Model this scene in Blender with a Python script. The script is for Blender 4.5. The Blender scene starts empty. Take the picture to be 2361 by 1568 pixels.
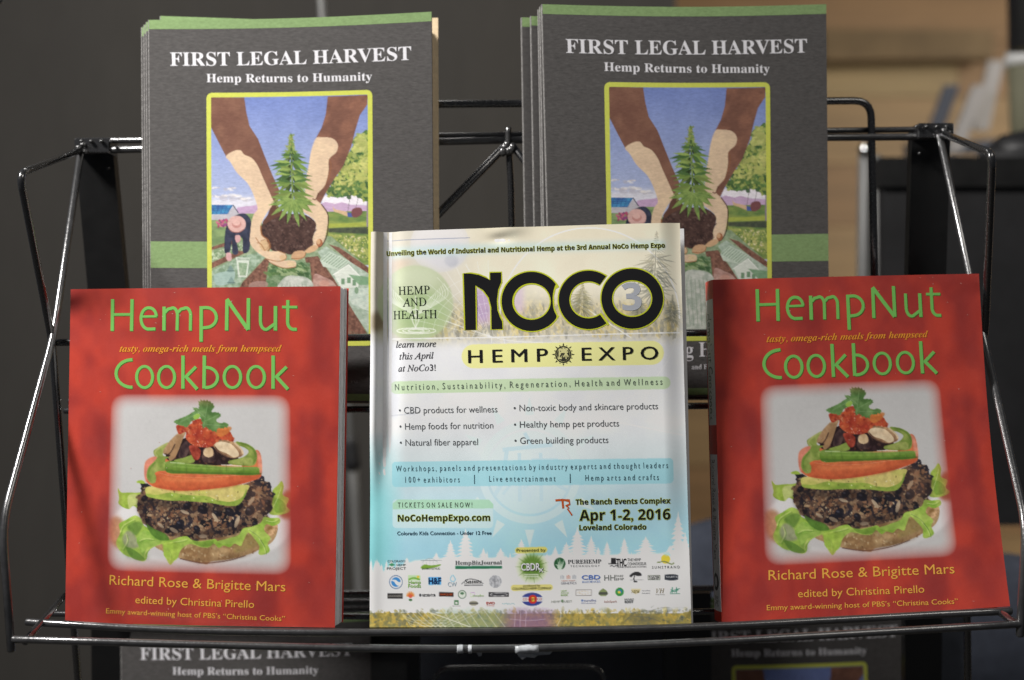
import bpy, math, random
import numpy as np
from mathutils import Vector, Matrix
from mathutils.geometry import tessellate_polygon

SC = bpy.context.scene
COL = SC.collection
R = math.radians

# ------------------------------------------------------------------ camera
cam_data = bpy.data.cameras.new('camera')
cam = bpy.data.objects.new('camera', cam_data)
COL.objects.link(cam)
CAM_POS = Vector((0, 0, 1.35))
CAM_M = Matrix.Translation(CAM_POS) @ Matrix.Rotation(R(78), 4, 'X') @ Matrix.Rotation(R(-0.85), 4, 'Z')
cam.matrix_world = CAM_M
cam_data.sensor_width = 36
cam_data.lens = 50
cam_data.clip_start = 0.05
cam_data.clip_end = 60
cam_data.dof.use_dof = True
cam_data.dof.focus_distance = 1.045
cam_data.dof.aperture_fstop = 3.7
SC.camera = cam

# measuring frame: a survey grid 2361 x 1568 seen from the tripod, distance d in metres
M3 = np.array(CAM_M.to_3x3())
C3 = np.array(CAM_POS)
FP = 2361 * 50 / 36.0
def U(x, y, d):
    x = np.asarray(x, float); y = np.asarray(y, float); d = np.asarray(d, float)
    p = np.stack(np.broadcast_arrays((x - 1180.5) / FP * d, (784 - y) / FP * d, -d), -1)
    return p @ M3.T + C3
def CW(x, y, z):                       # metres right, up, ahead of the tripod
    return Vector(np.array([x, y, -z]) @ M3.T + C3)

# ------------------------------------------------------------------ world and lamps
world = bpy.data.worlds.new('World')
SC.world = world
world.use_nodes = True
wb = world.node_tree.nodes['Background']
wb.inputs[0].default_value = (0.85, 0.9, 1.0, 1)
wb.inputs[1].default_value = 0.05

def area(name, pos, target, size, size_y, power, color):
    l = bpy.data.lights.new(name, 'AREA')
    l.shape = 'RECTANGLE'; l.size = size; l.size_y = size_y; l.energy = power; l.color = color
    o = bpy.data.objects.new(name, l); COL.objects.link(o)
    o.location = pos
    o.rotation_euler = (Vector(target) - Vector(pos)).to_track_quat('-Z', 'Y').to_euler()
    return o
KEY = area('key_lamp', CW(-1.15, 1.16, 0.45), CW(0.0, -0.02, 1.05), 0.28, 0.28, 55, (1.0, 0.97, 0.94))
FILL = area('fill_lamp', CW(0.85, 1.35, 0.0), CW(0.05, 0, 1.1), 1.1, 0.35, 8.0, (1.0, 0.95, 0.88))  # added fill from upper right, lifts page edges turned away from the key
BACKL = area('wall_fill_lamp', CW(1.9, 0.75, 2.3), CW(0.9, -0.1, 4.4), 0.8, 0.8, 33, (1.0, 0.90, 0.74))  # added out of view to brighten the plank wall, not a known fixture
BACK2 = area('drape_fill_lamp', CW(-0.35, 1.3, 1.9), CW(-0.45, 0.1, 2.6), 0.5, 0.3, 4.0, (1.0, 0.97, 0.93))  # unseen light added above the drape to give it a brighter band

SC.view_settings.view_transform = 'Standard'
SC.view_settings.look = 'None'
SC.view_settings.exposure = 0
SC.view_settings.gamma = 1
SC.cycles.max_bounces = 6
SC.cycles.use_denoising = True

# ------------------------------------------------------------------ helpers
def lin(c):
    c = np.asarray(c, float) / 255.0
    return np.where(c <= 0.04045, c / 12.92, ((c + 0.055) / 1.055) ** 2.4)
def thing(name, label, cat, loc, group=None):
    o = bpy.data.objects.new(name, None); COL.objects.link(o)
    o.location = Vector(loc); o.empty_display_size = 0.02
    o['label'] = label; o['category'] = cat
    if group: o['group'] = group
    return o
def origin_of(parent):
    p = np.zeros(3)
    while parent is not None:
        p = p + np.array(parent.location); parent = parent.parent
    return p
def mk(name, verts, faces, mat, parent=None, cols=None, smooth=False, label=None, kind=None):
    """link one mesh; verts in world metres, faces an (n,3)/(n,4) array or a list of tuples"""
    verts = np.asarray(verts, float).reshape(-1, 3) - origin_of(parent)
    me = bpy.data.meshes.new(name)
    if isinstance(faces, np.ndarray):
        n, k = faces.shape
        me.vertices.add(len(verts)); me.vertices.foreach_set('co', verts.astype(np.float32).ravel())
        me.loops.add(n * k); me.loops.foreach_set('vertex_index', faces.astype(np.int32).ravel())
        me.polygons.add(n)
        me.polygons.foreach_set('loop_start', np.arange(0, n * k, k, dtype=np.int32))
        me.update(calc_edges=True)
    else:
        me.from_pydata([tuple(v) for v in verts], [], faces)
    me.polygons.foreach_set('use_smooth', np.full(len(me.polygons), bool(smooth)))
    if cols is not None:
        a = me.color_attributes.new('Print', 'FLOAT_COLOR', 'POINT')
        rgba = np.ones((len(verts), 4), np.float32); rgba[:, :3] = cols
        a.data.foreach_set('color', rgba.ravel())
    me.validate()
    me.materials.append(mat)
    o = bpy.data.objects.new(name, me); COL.objects.link(o)
    if parent is not None: o.parent = parent
    if label: o['label'] = label
    if kind: o['kind'] = kind
    return o

def mat(name, color=(0.5, 0.5, 0.5), rough=0.5, metal=0.0, spec=0.5, attr=None, coat=0.0,
        mottle=0.0, mscale=(60, 60, 60), bump=0.0, bscale=300, stretch=None, rvar=0.0):
    m = bpy.data.materials.new(name); m.use_nodes = True
    nt = m.node_tree; b = nt.nodes['Principled BSDF']
    b.inputs['Roughness'].default_value = rough
    b.inputs['Metallic'].default_value = metal
    b.inputs['Specular IOR Level'].default_value = spec
    b.inputs['Coat Weight'].default_value = coat
    b.inputs['Coat Roughness'].default_value = 0.08
    b.inputs['Base Color'].default_value = (*color, 1)
    src = None
    if attr:
        a = nt.nodes.new('ShaderNodeAttribute'); a.attribute_name = attr; src = a.outputs['Color']
    tc = nt.nodes.new('ShaderNodeTexCoord')
    mp = nt.nodes.new('ShaderNodeMapping'); nt.links.new(tc.outputs['Object'], mp.inputs[0])
    mp.inputs['Scale'].default_value = stretch or (1, 1, 1)
    if mottle > 0:
        n = nt.nodes.new('ShaderNodeTexNoise'); n.inputs['Scale'].default_value = mscale[0]
        n.inputs['Detail'].default_value = 6; n.inputs['Roughness'].default_value = 0.7
        nt.links.new(mp.outputs[0], n.inputs['Vector'])
        mr = nt.nodes.new('ShaderNodeMapRange')
        mr.inputs['From Min'].default_value = 0.3; mr.inputs['From Max'].default_value = 0.7
        mr.inputs['To Min'].default_value = 1 - mottle; mr.inputs['To Max'].default_value = 1 + mottle
        nt.links.new(n.outputs['Fac'], mr.inputs['Value'])
        vm = nt.nodes.new('ShaderNodeVectorMath'); vm.operation = 'SCALE'
        if src: nt.links.new(src, vm.inputs[0])
        else: vm.inputs[0].default_value = color
        nt.links.new(mr.outputs[0], vm.inputs['Scale'])
        src = vm.outputs[0]
    if src is not None: nt.links.new(src, b.inputs['Base Color'])
    if bump > 0 or rvar > 0:
        n2 = nt.nodes.new('ShaderNodeTexNoise'); n2.inputs['Scale'].default_value = bscale
        n2.inputs['Detail'].default_value = 4
        nt.links.new(mp.outputs[0], n2.inputs['Vector'])
        if bump > 0:
            bn = nt.nodes.new('ShaderNodeBump'); bn.inputs['Strength'].default_value = 1.0
            bn.inputs['Distance'].default_value = bump
            nt.links.new(n2.outputs['Fac'], bn.inputs['Height'])
            nt.links.new(bn.outputs[0], b.inputs['Normal'])
        if rvar > 0:
            m2 = nt.nodes.new('ShaderNodeMapRange')
            m2.inputs['To Min'].default_value = max(0.03, rough - rvar); m2.inputs['To Max'].default_value = rough + rvar
            nt.links.new(n2.outputs['Fac'], m2.inputs['Value'])
            nt.links.new(m2.outputs[0], b.inputs['Roughness'])
    return m

def L3(*c): return tuple(float(v) for v in lin(c))
MT = {}
MT['wire'] = mat('black_enamel_wire', (0.014, 0.014, 0.015), 0.26, spec=0.9, coat=1.0, rvar=0.08, bump=0.00012, bscale=500)
MT['wire_worn'] = mat('worn_black_enamel', (0.030, 0.030, 0.031), 0.30, spec=1.0, coat=1.0, mottle=0.5, mscale=(90, 0, 0), bump=0.0002, bscale=380)
MT['bar'] = mat('black_painted_steel', (0.008, 0.008, 0.008), 0.35, spec=0.5, rvar=0.1, bscale=60, bump=0.0001)
MT['weld'] = mat('bright_weld_metal', (0.10, 0.10, 0.10), 0.28, metal=0.8, rvar=0.12, bscale=300)
MT['red_print'] = mat('glossy_red_cover_print', rough=0.34, spec=0.45, attr='Print', rvar=0.05, bscale=90)
MT['mag_print'] = mat('coated_magazine_print', rough=0.36, spec=0.4, attr='Print', rvar=0.05, bscale=60)
MT['harv_print'] = mat('uncoated_recycled_print', rough=0.85, spec=0.15, attr='Print', mottle=0.15, mscale=(520, 0, 0), stretch=(0.5, 1, 1.5), bump=0.0001, bscale=700)
MT['harv_grey'] = mat('charcoal_recycled_card', L3(83, 81, 80), 0.9, spec=0.12, mottle=0.26, mscale=(480, 0, 0), stretch=(0.45, 1, 1.6), bump=0.00012, bscale=700)
MT['harv_green'] = mat('green_printed_band', L3(127, 152, 104), 0.9, spec=0.12, mottle=0.16, mscale=(480, 0, 0), stretch=(0.6, 1, 1.3), bump=0.0001, bscale=700)
MT['harv_worn'] = mat('worn_card_fold', L3(138, 136, 134), 0.9, spec=0.12, mottle=0.6, mscale=(700, 0, 0), stretch=(1.5, 1, 0.7))
MT['harv_yellow'] = mat('lime_frame_print', L3(198, 203, 92), 0.85, spec=0.12, mottle=0.08, mscale=(480, 0, 0))
MT['harv_white'] = mat('white_title_print', L3(220, 219, 223), 0.85, spec=0.12, mottle=0.05, mscale=(600, 0, 0))
MT['paper'] = mat('page_edge_paper', (0.62, 0.62, 0.62), 0.8, spec=0.2, mottle=0.3, mscale=(620, 0, 0), stretch=(1, 3.0, 0.012))
MT['paper_side'] = mat('white_page_stack', (0.84, 0.84, 0.85), 0.8, spec=0.2, mottle=0.05, mscale=(300, 0, 0))
MT['cream'] = mat('cream_card', L3(222, 200, 165), 0.85, spec=0.15, mottle=0.12, mscale=(400, 0, 0))
MT['red_flat'] = mat('red_cover_card', L3(196, 60, 46), 0.35, spec=0.45, mottle=0.15, mscale=(25, 0, 0))
MT['white_gloss'] = mat('white_spine_panel', (0.70, 0.70, 0.70), 0.4, spec=0.4)
INK = {}
def ink(r, g, b, rough=0.38):
    k = (r, g, b, rough)
    if k not in INK:
        INK[k] = mat('ink_%d_%d_%d' % (r, g, b), L3(r, g, b), rough, spec=0.35)
    return INK[k]

# ---- a curved sheet: bilinear patch between four corner points with a bend along its normal
def bil(q, u, v):
    u = np.asarray(u)[..., None]; v = np.asarray(v)[..., None]
    return (q[0] * (1 - u) + q[1] * u) * (1 - v) + (q[3] * (1 - u) + q[2] * u) * v
class Sheet:
    """corners TL, TR, BR, BL; v runs down"""
    def __init__(self, corners, bend=None, ref=None):
        self.q = [np.array(c, float) for c in corners]
        self.bend = bend
        n = np.cross(self.q[1] - self.q[0], self.q[3] - self.q[0])
        n /= np.linalg.norm(n)
        c = sum(self.q) / 4
        if np.dot(n, C3 - c) < 0: n = -n
        self.n = n
        self.ref = [np.array(r, float) for r in ref] if ref is not None else None
    def at(self, u, v, h=0.0):
        p = bil(self.q, u, v)
        b = h
        if self.bend is not None: b = b + self.bend(np.asarray(u, float), np.asarray(v, float))
        return p + np.asarray(b)[..., None] * self.n if np.ndim(b) else p + b * self.n
    def uv(self, pts):
        """layout coordinates -> (u, v)"""
        pts = np.asarray(pts, float).reshape(-1, 2)
        u = np.full(len(pts), .5); v = np.full(len(pts), .5)
        a, b, c, d = self.ref
        for _ in range(8):
            f = bil(self.ref, u, v) - pts
            du = (b - a) * (1 - v)[:, None] + (c - d) * v[:, None]
            dv = (d - a) * (1 - u)[:, None] + (c - b) * u[:, None]
            det = du[:, 0] * dv[:, 1] - du[:, 1] * dv[:, 0]
            u = u - (f[:, 0] * dv[:, 1] - f[:, 1] * dv[:, 0]) / det
            v = v - (du[:, 0] * f[:, 1] - du[:, 1] * f[:, 0]) / det
        return u, v
    def put(self, pts, h=0.0):
        u, v = self.uv(pts)
        return self.at(u, v, h)
def px_sheet(px, depths, bend=None, ref=None):
    return Sheet([U(x, y, d) for (x, y), d in zip(px, depths)], bend, ref)
def grid_faces(nu, nv):
    i = np.arange(nu)[None, :]; j = np.arange(nv)[:, None]
    a = j * (nu + 1) + i
    return np.stack([a, a + nu + 1, a + nu + 2, a + 1], -1).reshape(-1, 4)
def patch(S, name, matr, parent, u0=0, u1=1, v0=0, v1=1, nu=24, nv=24, h=0.0, cols=None, smooth=True, **k):
    u, v = np.meshgrid(np.linspace(u0, u1, nu + 1), np.linspace(v0, v1, nv + 1))
    c = cols(u.ravel(), v.ravel()) if cols else None
    return mk(name, S.at(u.ravel(), v.ravel(), h), grid_faces(nu, nv), matr, parent, cols=c, smooth=smooth, **k)
def ref_patch(S, name, matr, parent, quad, nu=20, nv=4, h=0.00005, **k):
    """patch between four layout points TL, TR, BR, BL"""
    u, v = np.meshgrid(np.linspace(0, 1, nu + 1), np.linspace(0, 1, nv + 1))
    p = bil([np.array(c, float) for c in quad], u.ravel(), v.ravel())
    return mk(name, S.put(p, h), grid_faces(nu, nv), matr, parent, smooth=True, **k)
def solid(S, name, matr, parent, t, u0=0, u1=1, v0=0, v1=1, h=0.0, nu=24, nv=24, t0=None, inset=0.0):
    """closed slab under the sheet, from height h down to h - t"""
    u, v = np.meshgrid(np.linspace(u0, u1, nu + 1), np.linspace(v0, v1, nv + 1))
    top = S.at(u.ravel(), v.ravel(), h)
    bot = S.at(u.ravel(), v.ravel(), h - t)
    N = (nu + 1) * (nv + 1)
    f = grid_faces(nu, nv).tolist()
    f += [[a + N for a in reversed(q)] for q in grid_faces(nu, nv).tolist()]
    idx = lambda i, j: j * (nu + 1) + i
    ring = [idx(i, 0) for i in range(nu)] + [idx(nu, j) for j in range(nv)] + [idx(i, nv) for i in range(nu, 0, -1)] + [idx(0, j) for j in range(nv, 0, -1)]
    for k, a in enumerate(ring):
        b = ring[(k + 1) % len(ring)]
        f.append([a, b, b + N, a + N])
    return mk(name, np.vstack([top, bot]), f, matr, parent)

# ---- shapes printed on a sheet
class Layout:
    """turns drawing units of one measured detail into the sheet's layout units"""
    def __init__(self, ox, oy, k): self.o = np.array([ox, oy], float); self.k = k
    def __call__(self, pts): return (self.o + np.asarray(pts, float).reshape(-1, 2) / self.k) / 1.73486
def catmull(p, closed=True, n=6):
    p = np.asarray(p, float); m = len(p); out = []
    rng_ = range(m) if closed else range(m - 1)
    for i in rng_:
        if closed: a, b, c, d = p[(i - 1) % m], p[i], p[(i + 1) % m], p[(i + 2) % m]
        else: a, b, c, d = p[max(i - 1, 0)], p[i], p[i + 1], p[min(i + 2, m - 1)]
        for t in np.arange(n) / n:
            out.append(0.5 * ((2 * b) + (-a + c) * t + (2 * a - 5 * b + 4 * c - d) * t * t + (-a + 3 * b - 3 * c + d) * t ** 3))
    if not closed: out.append(p[-1])
    return np.array(out)
def ribbon(p, w, closed=False):
    p = np.asarray(p, float)
    if closed: t = np.roll(p, -1, 0) - np.roll(p, 1, 0)
    else: t = np.gradient(p, axis=0)
    t /= np.linalg.norm(t, axis=1)[:, None] + 1e-9
    n = np.stack([-t[:, 1], t[:, 0]], 1) * w / 2
    v = np.vstack([p + n, p - n]); m = len(p)
    f = [(i, (i + 1) % m, m + (i + 1) % m, m + i) for i in range(m if closed else m - 1)]
    return v, f
class Ink:
    """collects flat shapes drawn in a Layout and prints them as one mesh on a sheet"""
    def __init__(self): self.v = []; self.f = []; self.hh = []; self.n = 0; self.step = 0
    def add(self, v, f, lift=True):
        v = np.asarray(v, float)
        self.v.append(v); self.f += [tuple(a + self.n for a in q) for q in f]
        self.hh.append(np.full(len(v), self.step * 4e-6)); self.n += len(v)
        if lift: self.step = (self.step + 1) % 14
    def stroke(self, p, w, smooth=False, closed=False):
        p = np.asarray(p, float)
        if smooth: p = catmull(p, closed)
        elif not closed and len(p) == 2: p = np.array([p[0], (p[0] + p[1]) / 2, p[1]])
        self.add(*ribbon(p, w, closed))
    def ring(self, c, ro, ri, a0=0, a1=360, n=64):
        a = np.radians(np.linspace(a0, a1, n + 1))
        cs = np.stack([np.cos(a), np.sin(a)], 1)
        v = np.vstack([np.array(c) + cs * np.array(ro), np.array(c) + cs * np.array(ri)])
        self.add(v, [(i, i + 1, n + 2 + i, n + 1 + i) for i in range(n)])
    def poly(self, p):
        p = [Vector((x, y, 0)) for x, y in p]
        self.add([(q.x, q.y) for q in p], [tuple(t) for t in tessellate_polygon([p])])
    def build(self, S, lay, name, matr, parent, h=0.00012, label=None):
        v = lay(np.vstack(self.v)); hh = np.concatenate(self.hh) + h
        u, w = S.uv(v)
        return mk(name, S.at(u, w, hh), self.f, matr, parent, label=label)

# ---- lettering
def style_text(s, style):
    if not style: return s
    base = {'serifbold': 0x1D400, 'italic': 0x1D434, 'bolditalic': 0x1D468, 'sansbold': 0x1D5D4}[style.split('+')[0]]
    o = ''
    for ch in s:
        if style == 'italic' and ch == 'h': o += '\u210e'
        elif 'A' <= ch <= 'Z': o += chr(base + ord(ch) - 65)
        elif 'a' <= ch <= 'z': o += chr(base + 26 + ord(ch) - 97)
        elif '0' <= ch <= '9' and base == 0x1D5D4: o += chr(0x1D7EC + ord(ch) - 48)
        elif '0' <= ch <= '9' and base == 0x1D400: o += chr(0x1D7CE + ord(ch) - 48)
        else: o += ch
    return o
TEXT_CACHE = {}
def text_mesh(s, style='', weight=0.0, spacing=1.0, res=3):
    key = (s, style, weight, spacing)
    if key in TEXT_CACHE: return TEXT_CACHE[key]
    cu = bpy.data.curves.new('lettering', 'FONT')
    cu.body = style_text(s, style); cu.size = 1; cu.offset = weight; cu.resolution_u = res
    cu.space_character = spacing
    o = bpy.data.objects.new('lettering', cu); TMP.objects.link(o)
    dg = bpy.context.evaluated_depsgraph_get()
    me = o.evaluated_get(dg).to_mesh()
    v = np.empty(len(me.vertices) * 3); me.vertices.foreach_get('co', v); v = v.reshape(-1, 3)[:, :2]
    me.calc_loop_triangles()
    f = np.empty(len(me.loop_triangles) * 3, np.int32); me.loop_triangles.foreach_get('vertices', f)
    f = f.reshape(-1, 3)
    bpy.data.objects.remove(o); bpy.data.curves.remove(cu)
    TEXT_CACHE[key] = (v, f)
    return v, f
TMP = bpy.data.collections.new('tmp'); SC.collection.children.link(TMP)
CAP = {}
def letter(S, parent, name, s, p0, p1, cap, matr, style='', weight=0.0, h=0.00015, shear=0.0, lay=None, spacing=1.0, label=None, pad=0.0):
    """one line of print from baseline point p0 to p1 with capital height cap (drawing units)"""
    v, f = text_mesh(s, style, weight, spacing)
    ck = style
    if ck not in CAP: CAP[ck] = text_mesh('H', style)[0][:, 1].max()
    v0, _ = text_mesh(s, style, 0.0, spacing)
    v = v.copy(); v0 = v0.copy()
    v[:, 0] += shear * v[:, 1]; v0[:, 0] += shear * v0[:, 1]
    p0 = np.array(p0, float); p1 = np.array(p1, float)
    Lh = np.linalg.norm(p1 - p0); d = (p1 - p0) / Lh; up = np.array([d[1], -d[0]])
    if up[1] > 0 and abs(d[0]) > 0.5: up = -up
    x = (v[:, 0] - v0[:, 0].min()) / (v0[:, 0].max() - v0[:, 0].min()) * Lh
    y = v[:, 1] / CAP[ck] * cap
    pts = p0 + x[:, None] * d + y[:, None] * up
    lab = np.arange(len(pts))                       # neighbouring glyphs sit a hair apart so none overlap exactly
    for _ in range(60):
        m = lab[f].min(1); new = lab.copy()
        for c in range(3): np.minimum.at(new, f[:, c], m)
        if (new == lab).all(): break
        lab = new
    h = h + (np.unique(lab, return_inverse=True)[1] % 3) * 6e-6
    if lay: pts = lay(pts)
    return mk(name, S.put(pts, h), f, matr, parent, label=label)

# ---- tubes
def fillet(pts, r, n=5):
    pts = [np.array(p, float) for p in pts]; out = [pts[0]]
    for i in range(1, len(pts) - 1):
        a, b, c = pts[i - 1], pts[i], pts[i + 1]
        la, lc = np.linalg.norm(a - b), np.linalg.norm(c - b)
        k = min(r, la * .45, lc * .45)
        s, e = b + (a - b) / la * k, b + (c - b) / lc * k
        for t in np.linspace(0, 1, n + 1):
            out.append((1 - t) ** 2 * s + 2 * t * (1 - t) * b + t * t * e)
    out.append(pts[-1]); return np.array(out)
def tube_mesh(path, r, seg=14, round_end=True):
    path = np.asarray(path, float)
    t = np.gradient(path, axis=0); t /= np.linalg.norm(t, axis=1)[:, None]
    ref = np.array([0, 0, 1.0]) if abs(t[0][2]) < .9 else np.array([0, 1.0, 0])
    n = np.cross(t[0], ref); n /= np.linalg.norm(n)
    rings = []; rad = np.full(len(path), r)
    P = list(path); T = list(t); Rr = list(rad)
    if round_end:
        P = [path[0] - t[0] * r * .5, path[0] - t[0] * r * .3] + P + [path[-1] + t[-1] * r * .3, path[-1] + t[-1] * r * .5]
        T = [t[0], t[0]] + T + [t[-1], t[-1]]; Rr = [r * .35, r * .8] + Rr + [r * .8, r * .35]
    vs = []
    for p, tt, rr in zip(P, T, Rr):
        n = n - tt * np.dot(n, tt); n /= np.linalg.norm(n); b = np.cross(tt, n)
        for k in range(seg):
            a = 2 * math.pi * k / seg
            vs.append(p + rr * (math.cos(a) * n + math.sin(a) * b))
    f = []
    m = len(P)
    for i in range(m - 1):
        for k in range(seg):
            f.append((i * seg + k, i * seg + (k + 1) % seg, (i + 1) * seg + (k + 1) % seg, (i + 1) * seg + k))
    f.append(tuple(range(seg - 1, -1, -1))); f.append(tuple((m - 1) * seg + k for k in range(seg)))
    return np.array(vs), f
def tube(name, pts, r, matr, parent, bend=0.012, seg=14, label=None):
    path = fillet([U(*p) if len(p) == 3 else p for p in pts], bend) if len(pts) > 2 else np.array([U(*p) for p in pts])
    if len(path) == 2: path = np.array([path[0] * (1 - t) + path[1] * t for t in np.linspace(0, 1, 5)])
    v, f = tube_mesh(path, r, seg)
    return mk(name, v, f, matr, parent, smooth=True, label=label)
def box(name, c, hx, hy, hz, matr, parent, rot=None, bev=0.0, label=None, kind=None):
    """bevelled box, half sizes along camera right, up, away"""
    ax = [M3 @ np.array(a, float) for a in ((1, 0, 0), (0, 1, 0), (0, 0, -1))]
    if rot is not None:
        rm = np.array(Matrix.Rotation(rot, 3, 'Z')); ax = [M3 @ (rm @ np.array(a, float)) for a in ((1, 0, 0), (0, 1, 0), (0, 0, -1))]
    bev = bev or min(hx, hy, hz) * .15
    vs = []; f = []
    prof = [(-hz, bev), (-hz + bev, 0), (hz - bev, 0), (hz, bev)]
    for z, ins in prof:
        for sx, sy, cx in ((-1, -1, 0), (-1, -1, 1), (1, -1, 1), (1, -1, 0), (1, 1, 0), (1, 1, 1), (-1, 1, 1), (-1, 1, 0)):
            x = sx * (hx - ins - (bev if cx else 0)); y = sy * (hy - ins - (0 if cx else bev))
            vs.append(np.array(c) + ax[0] * x + ax[1] * y + ax[2] * z)
    for i in range(3):
        for k in range(8):
            f.append((i * 8 + k, i * 8 + (k + 1) % 8, (i + 1) * 8 + (k + 1) % 8, (i + 1) * 8 + k))
    f.append(tuple(range(7, -1, -1))); f.append(tuple(24 + k for k in range(8)))
    return mk(name, np.array(vs), f, matr, parent, label=label, kind=kind)
# ------------------------------------------------------------------ printed pictures (drawn in code, stored per vertex)
def upsample(g, H, W):
    h, w = g.shape
    y = np.linspace(0, h - 1.001, H); x = np.linspace(0, w - 1.001, W)
    yi = y.astype(int); xi = x.astype(int)
    fy = (y - yi)[:, None]; fx = (x - xi)[None]
    fy = fy * fy * (3 - 2 * fy); fx = fx * fx * (3 - 2 * fx)
    a = g[yi][:, xi]; b = g[yi][:, xi + 1]; c = g[yi + 1][:, xi]; d = g[yi + 1][:, xi + 1]
    return (a * (1 - fx) + b * fx) * (1 - fy) + (c * (1 - fx) + d * fx) * fy
def fbm(H, W, cell, seed, octv=4, ax=1.0):
    r = np.random.default_rng(seed); out = np.zeros((H, W)); amp = 1; tot = 0
    for k in range(octv):
        c = cell / 2 ** k
        gh = max(2, int(H / c) + 2); gw = max(2, int(W / (c * ax)) + 2)
        out += amp * upsample(r.random((gh, gw)), H, W); tot += amp; amp *= .55
    return out / tot
def blur(a, n):
    n = int(n)
    if n < 1: return a
    for _ in range(2):
        for ax in (0, 1):
            p = np.pad(a, [(n + 1, n) if i == ax else (0, 0) for i in range(a.ndim)], mode='edge')
            c = np.cumsum(p, axis=ax)
            hi = np.take(c, range(2 * n + 1, c.shape[ax]), axis=ax); lo = np.take(c, range(0, c.shape[ax] - 2 * n - 1), axis=ax)
            a = (hi - lo) / (2 * n + 1)
    return a
class Canvas:
    def __init__(self, x0, y0, x1, y1, res):
        self.x0, self.y0, self.res = x0, y0, res
        self.W = int((x1 - x0) * res) + 2; self.H = int((y1 - y0) * res) + 2
        self.img = np.zeros((self.H, self.W, 3))
        self.lay = None
        self.rng = np.random.default_rng(5)
        xs = x0 + (np.arange(self.W) + .5) / res; ys = y0 + (np.arange(self.H) + .5) / res
        self.X, self.Y = np.meshgrid(xs, ys)
    def topx(self, p):
        q = self.lay(p) if self.lay else np.asarray(p, float).reshape(-1, 2)
        return (q - np.array([self.x0, self.y0])) * self.res
    def mask(self, p):
        """coverage of a closed polygon given in canvas pixels -> (y0, x0, m)"""
        x0 = max(0, int(math.floor(p[:, 0].min())) - 1); x1 = min(self.W, int(math.ceil(p[:, 0].max())) + 2)
        y0 = max(0, int(math.floor(p[:, 1].min())) - 1); y1 = min(self.H, int(math.ceil(p[:, 1].max())) + 2)
        if x1 <= x0 or y1 <= y0: return None
        m = np.zeros((y1 - y0, x1 - x0 + 2)); q = np.roll(p, -1, 0)
        for r in range(y0, y1):
            for s in (.25, .75):
                y = r + s
                c = (p[:, 1] > y) != (q[:, 1] > y)
                if not c.any(): continue
                xs = np.sort(p[c, 0] + (y - p[c, 1]) * (q[c, 0] - p[c, 0]) / (q[c, 1] - p[c, 1])) - x0
                row = m[r - y0]
                for a, b in zip(xs[::2], xs[1::2]):
                    a = min(max(a, 0), x1 - x0); b = min(max(b, 0), x1 - x0)
                    ia, ib = int(a), int(b)
                    if ia == ib: row[ia] += .5 * (b - a)
                    else:
                        row[ia] += .5 * (ia + 1 - a); row[ia + 1:ib] += .5; row[ib] += .5 * (b - ib)
        return y0, x0, m[:, :x1 - x0]
    def fill(self, pts, col, a=1.0, sm=False, col2=None, cell=8, feather=0, ax=1.0, th=None, n=5):
        p = np.asarray(pts, float).reshape(-1, 2)
        if sm: p = catmull(p, True, n)
        p = self.topx(p)
        if feather:
            full = np.zeros((self.H, self.W)); r = self.mask(p)
            if r is None: return
            full[r[0]:r[0] + r[2].shape[0], r[1]:r[1] + r[2].shape[1]] = r[2]
            m = blur(full, feather); y0 = x0 = 0
        else:
            r = self.mask(p)
            if r is None: return
            y0, x0, m = r
        h, w = m.shape
        c = np.array(col, float)
        if col2 is not None:
            nz = fbm(h, w, cell, int(self.rng.integers(1e6)), 3, ax)
            nz = np.clip((nz - .3) / .4, 0, 1)
            if th is not None: nz = np.clip((nz - th) * 6 + .5, 0, 1)
            c = c + (np.array(col2, float) - c) * nz[..., None]
        s = self.img[y0:y0 + h, x0:x0 + w]
        mm = (m * a)[..., None]
        s[:] = s * (1 - mm) + c * mm
        return y0, x0, m
    def ell(self, c, rx, ry, col, a=1.0, rot=0, n=20, **k):
        t = np.linspace(0, 2 * math.pi, n, endpoint=False); cr, sr = math.cos(rot), math.sin(rot)
        x = rx * np.cos(t); y = ry * np.sin(t)
        return self.fill(np.stack([c[0] + x * cr - y * sr, c[1] + x * sr + y * cr], 1), col, a, **k)
    def line(self, pts, w, col, a=1.0, sm=False, closed=False, **k):
        p = np.asarray(pts, float)
        if sm: p = catmull(p, closed)
        if len(p) == 2: p = np.array([p[0], (p[0] + p[1]) / 2, p[1]])
        t = np.roll(p, -1, 0) - np.roll(p, 1, 0) if closed else np.gradient(p, axis=0)
        t /= np.linalg.norm(t, axis=1)[:, None] + 1e-9
        ww = np.asarray(w, float) if np.ndim(w) else np.full(len(p), float(w))
        n = np.stack([-t[:, 1], t[:, 0]], 1) * ww[:, None] / 2
        if closed:
            P = np.vstack([p + n, (p + n)[:1], (p - n)[:1], (p - n)[::-1]])
        else: P = np.vstack([p + n, (p - n)[::-1]])
        return self.fill(P, col, a, **k)
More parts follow.
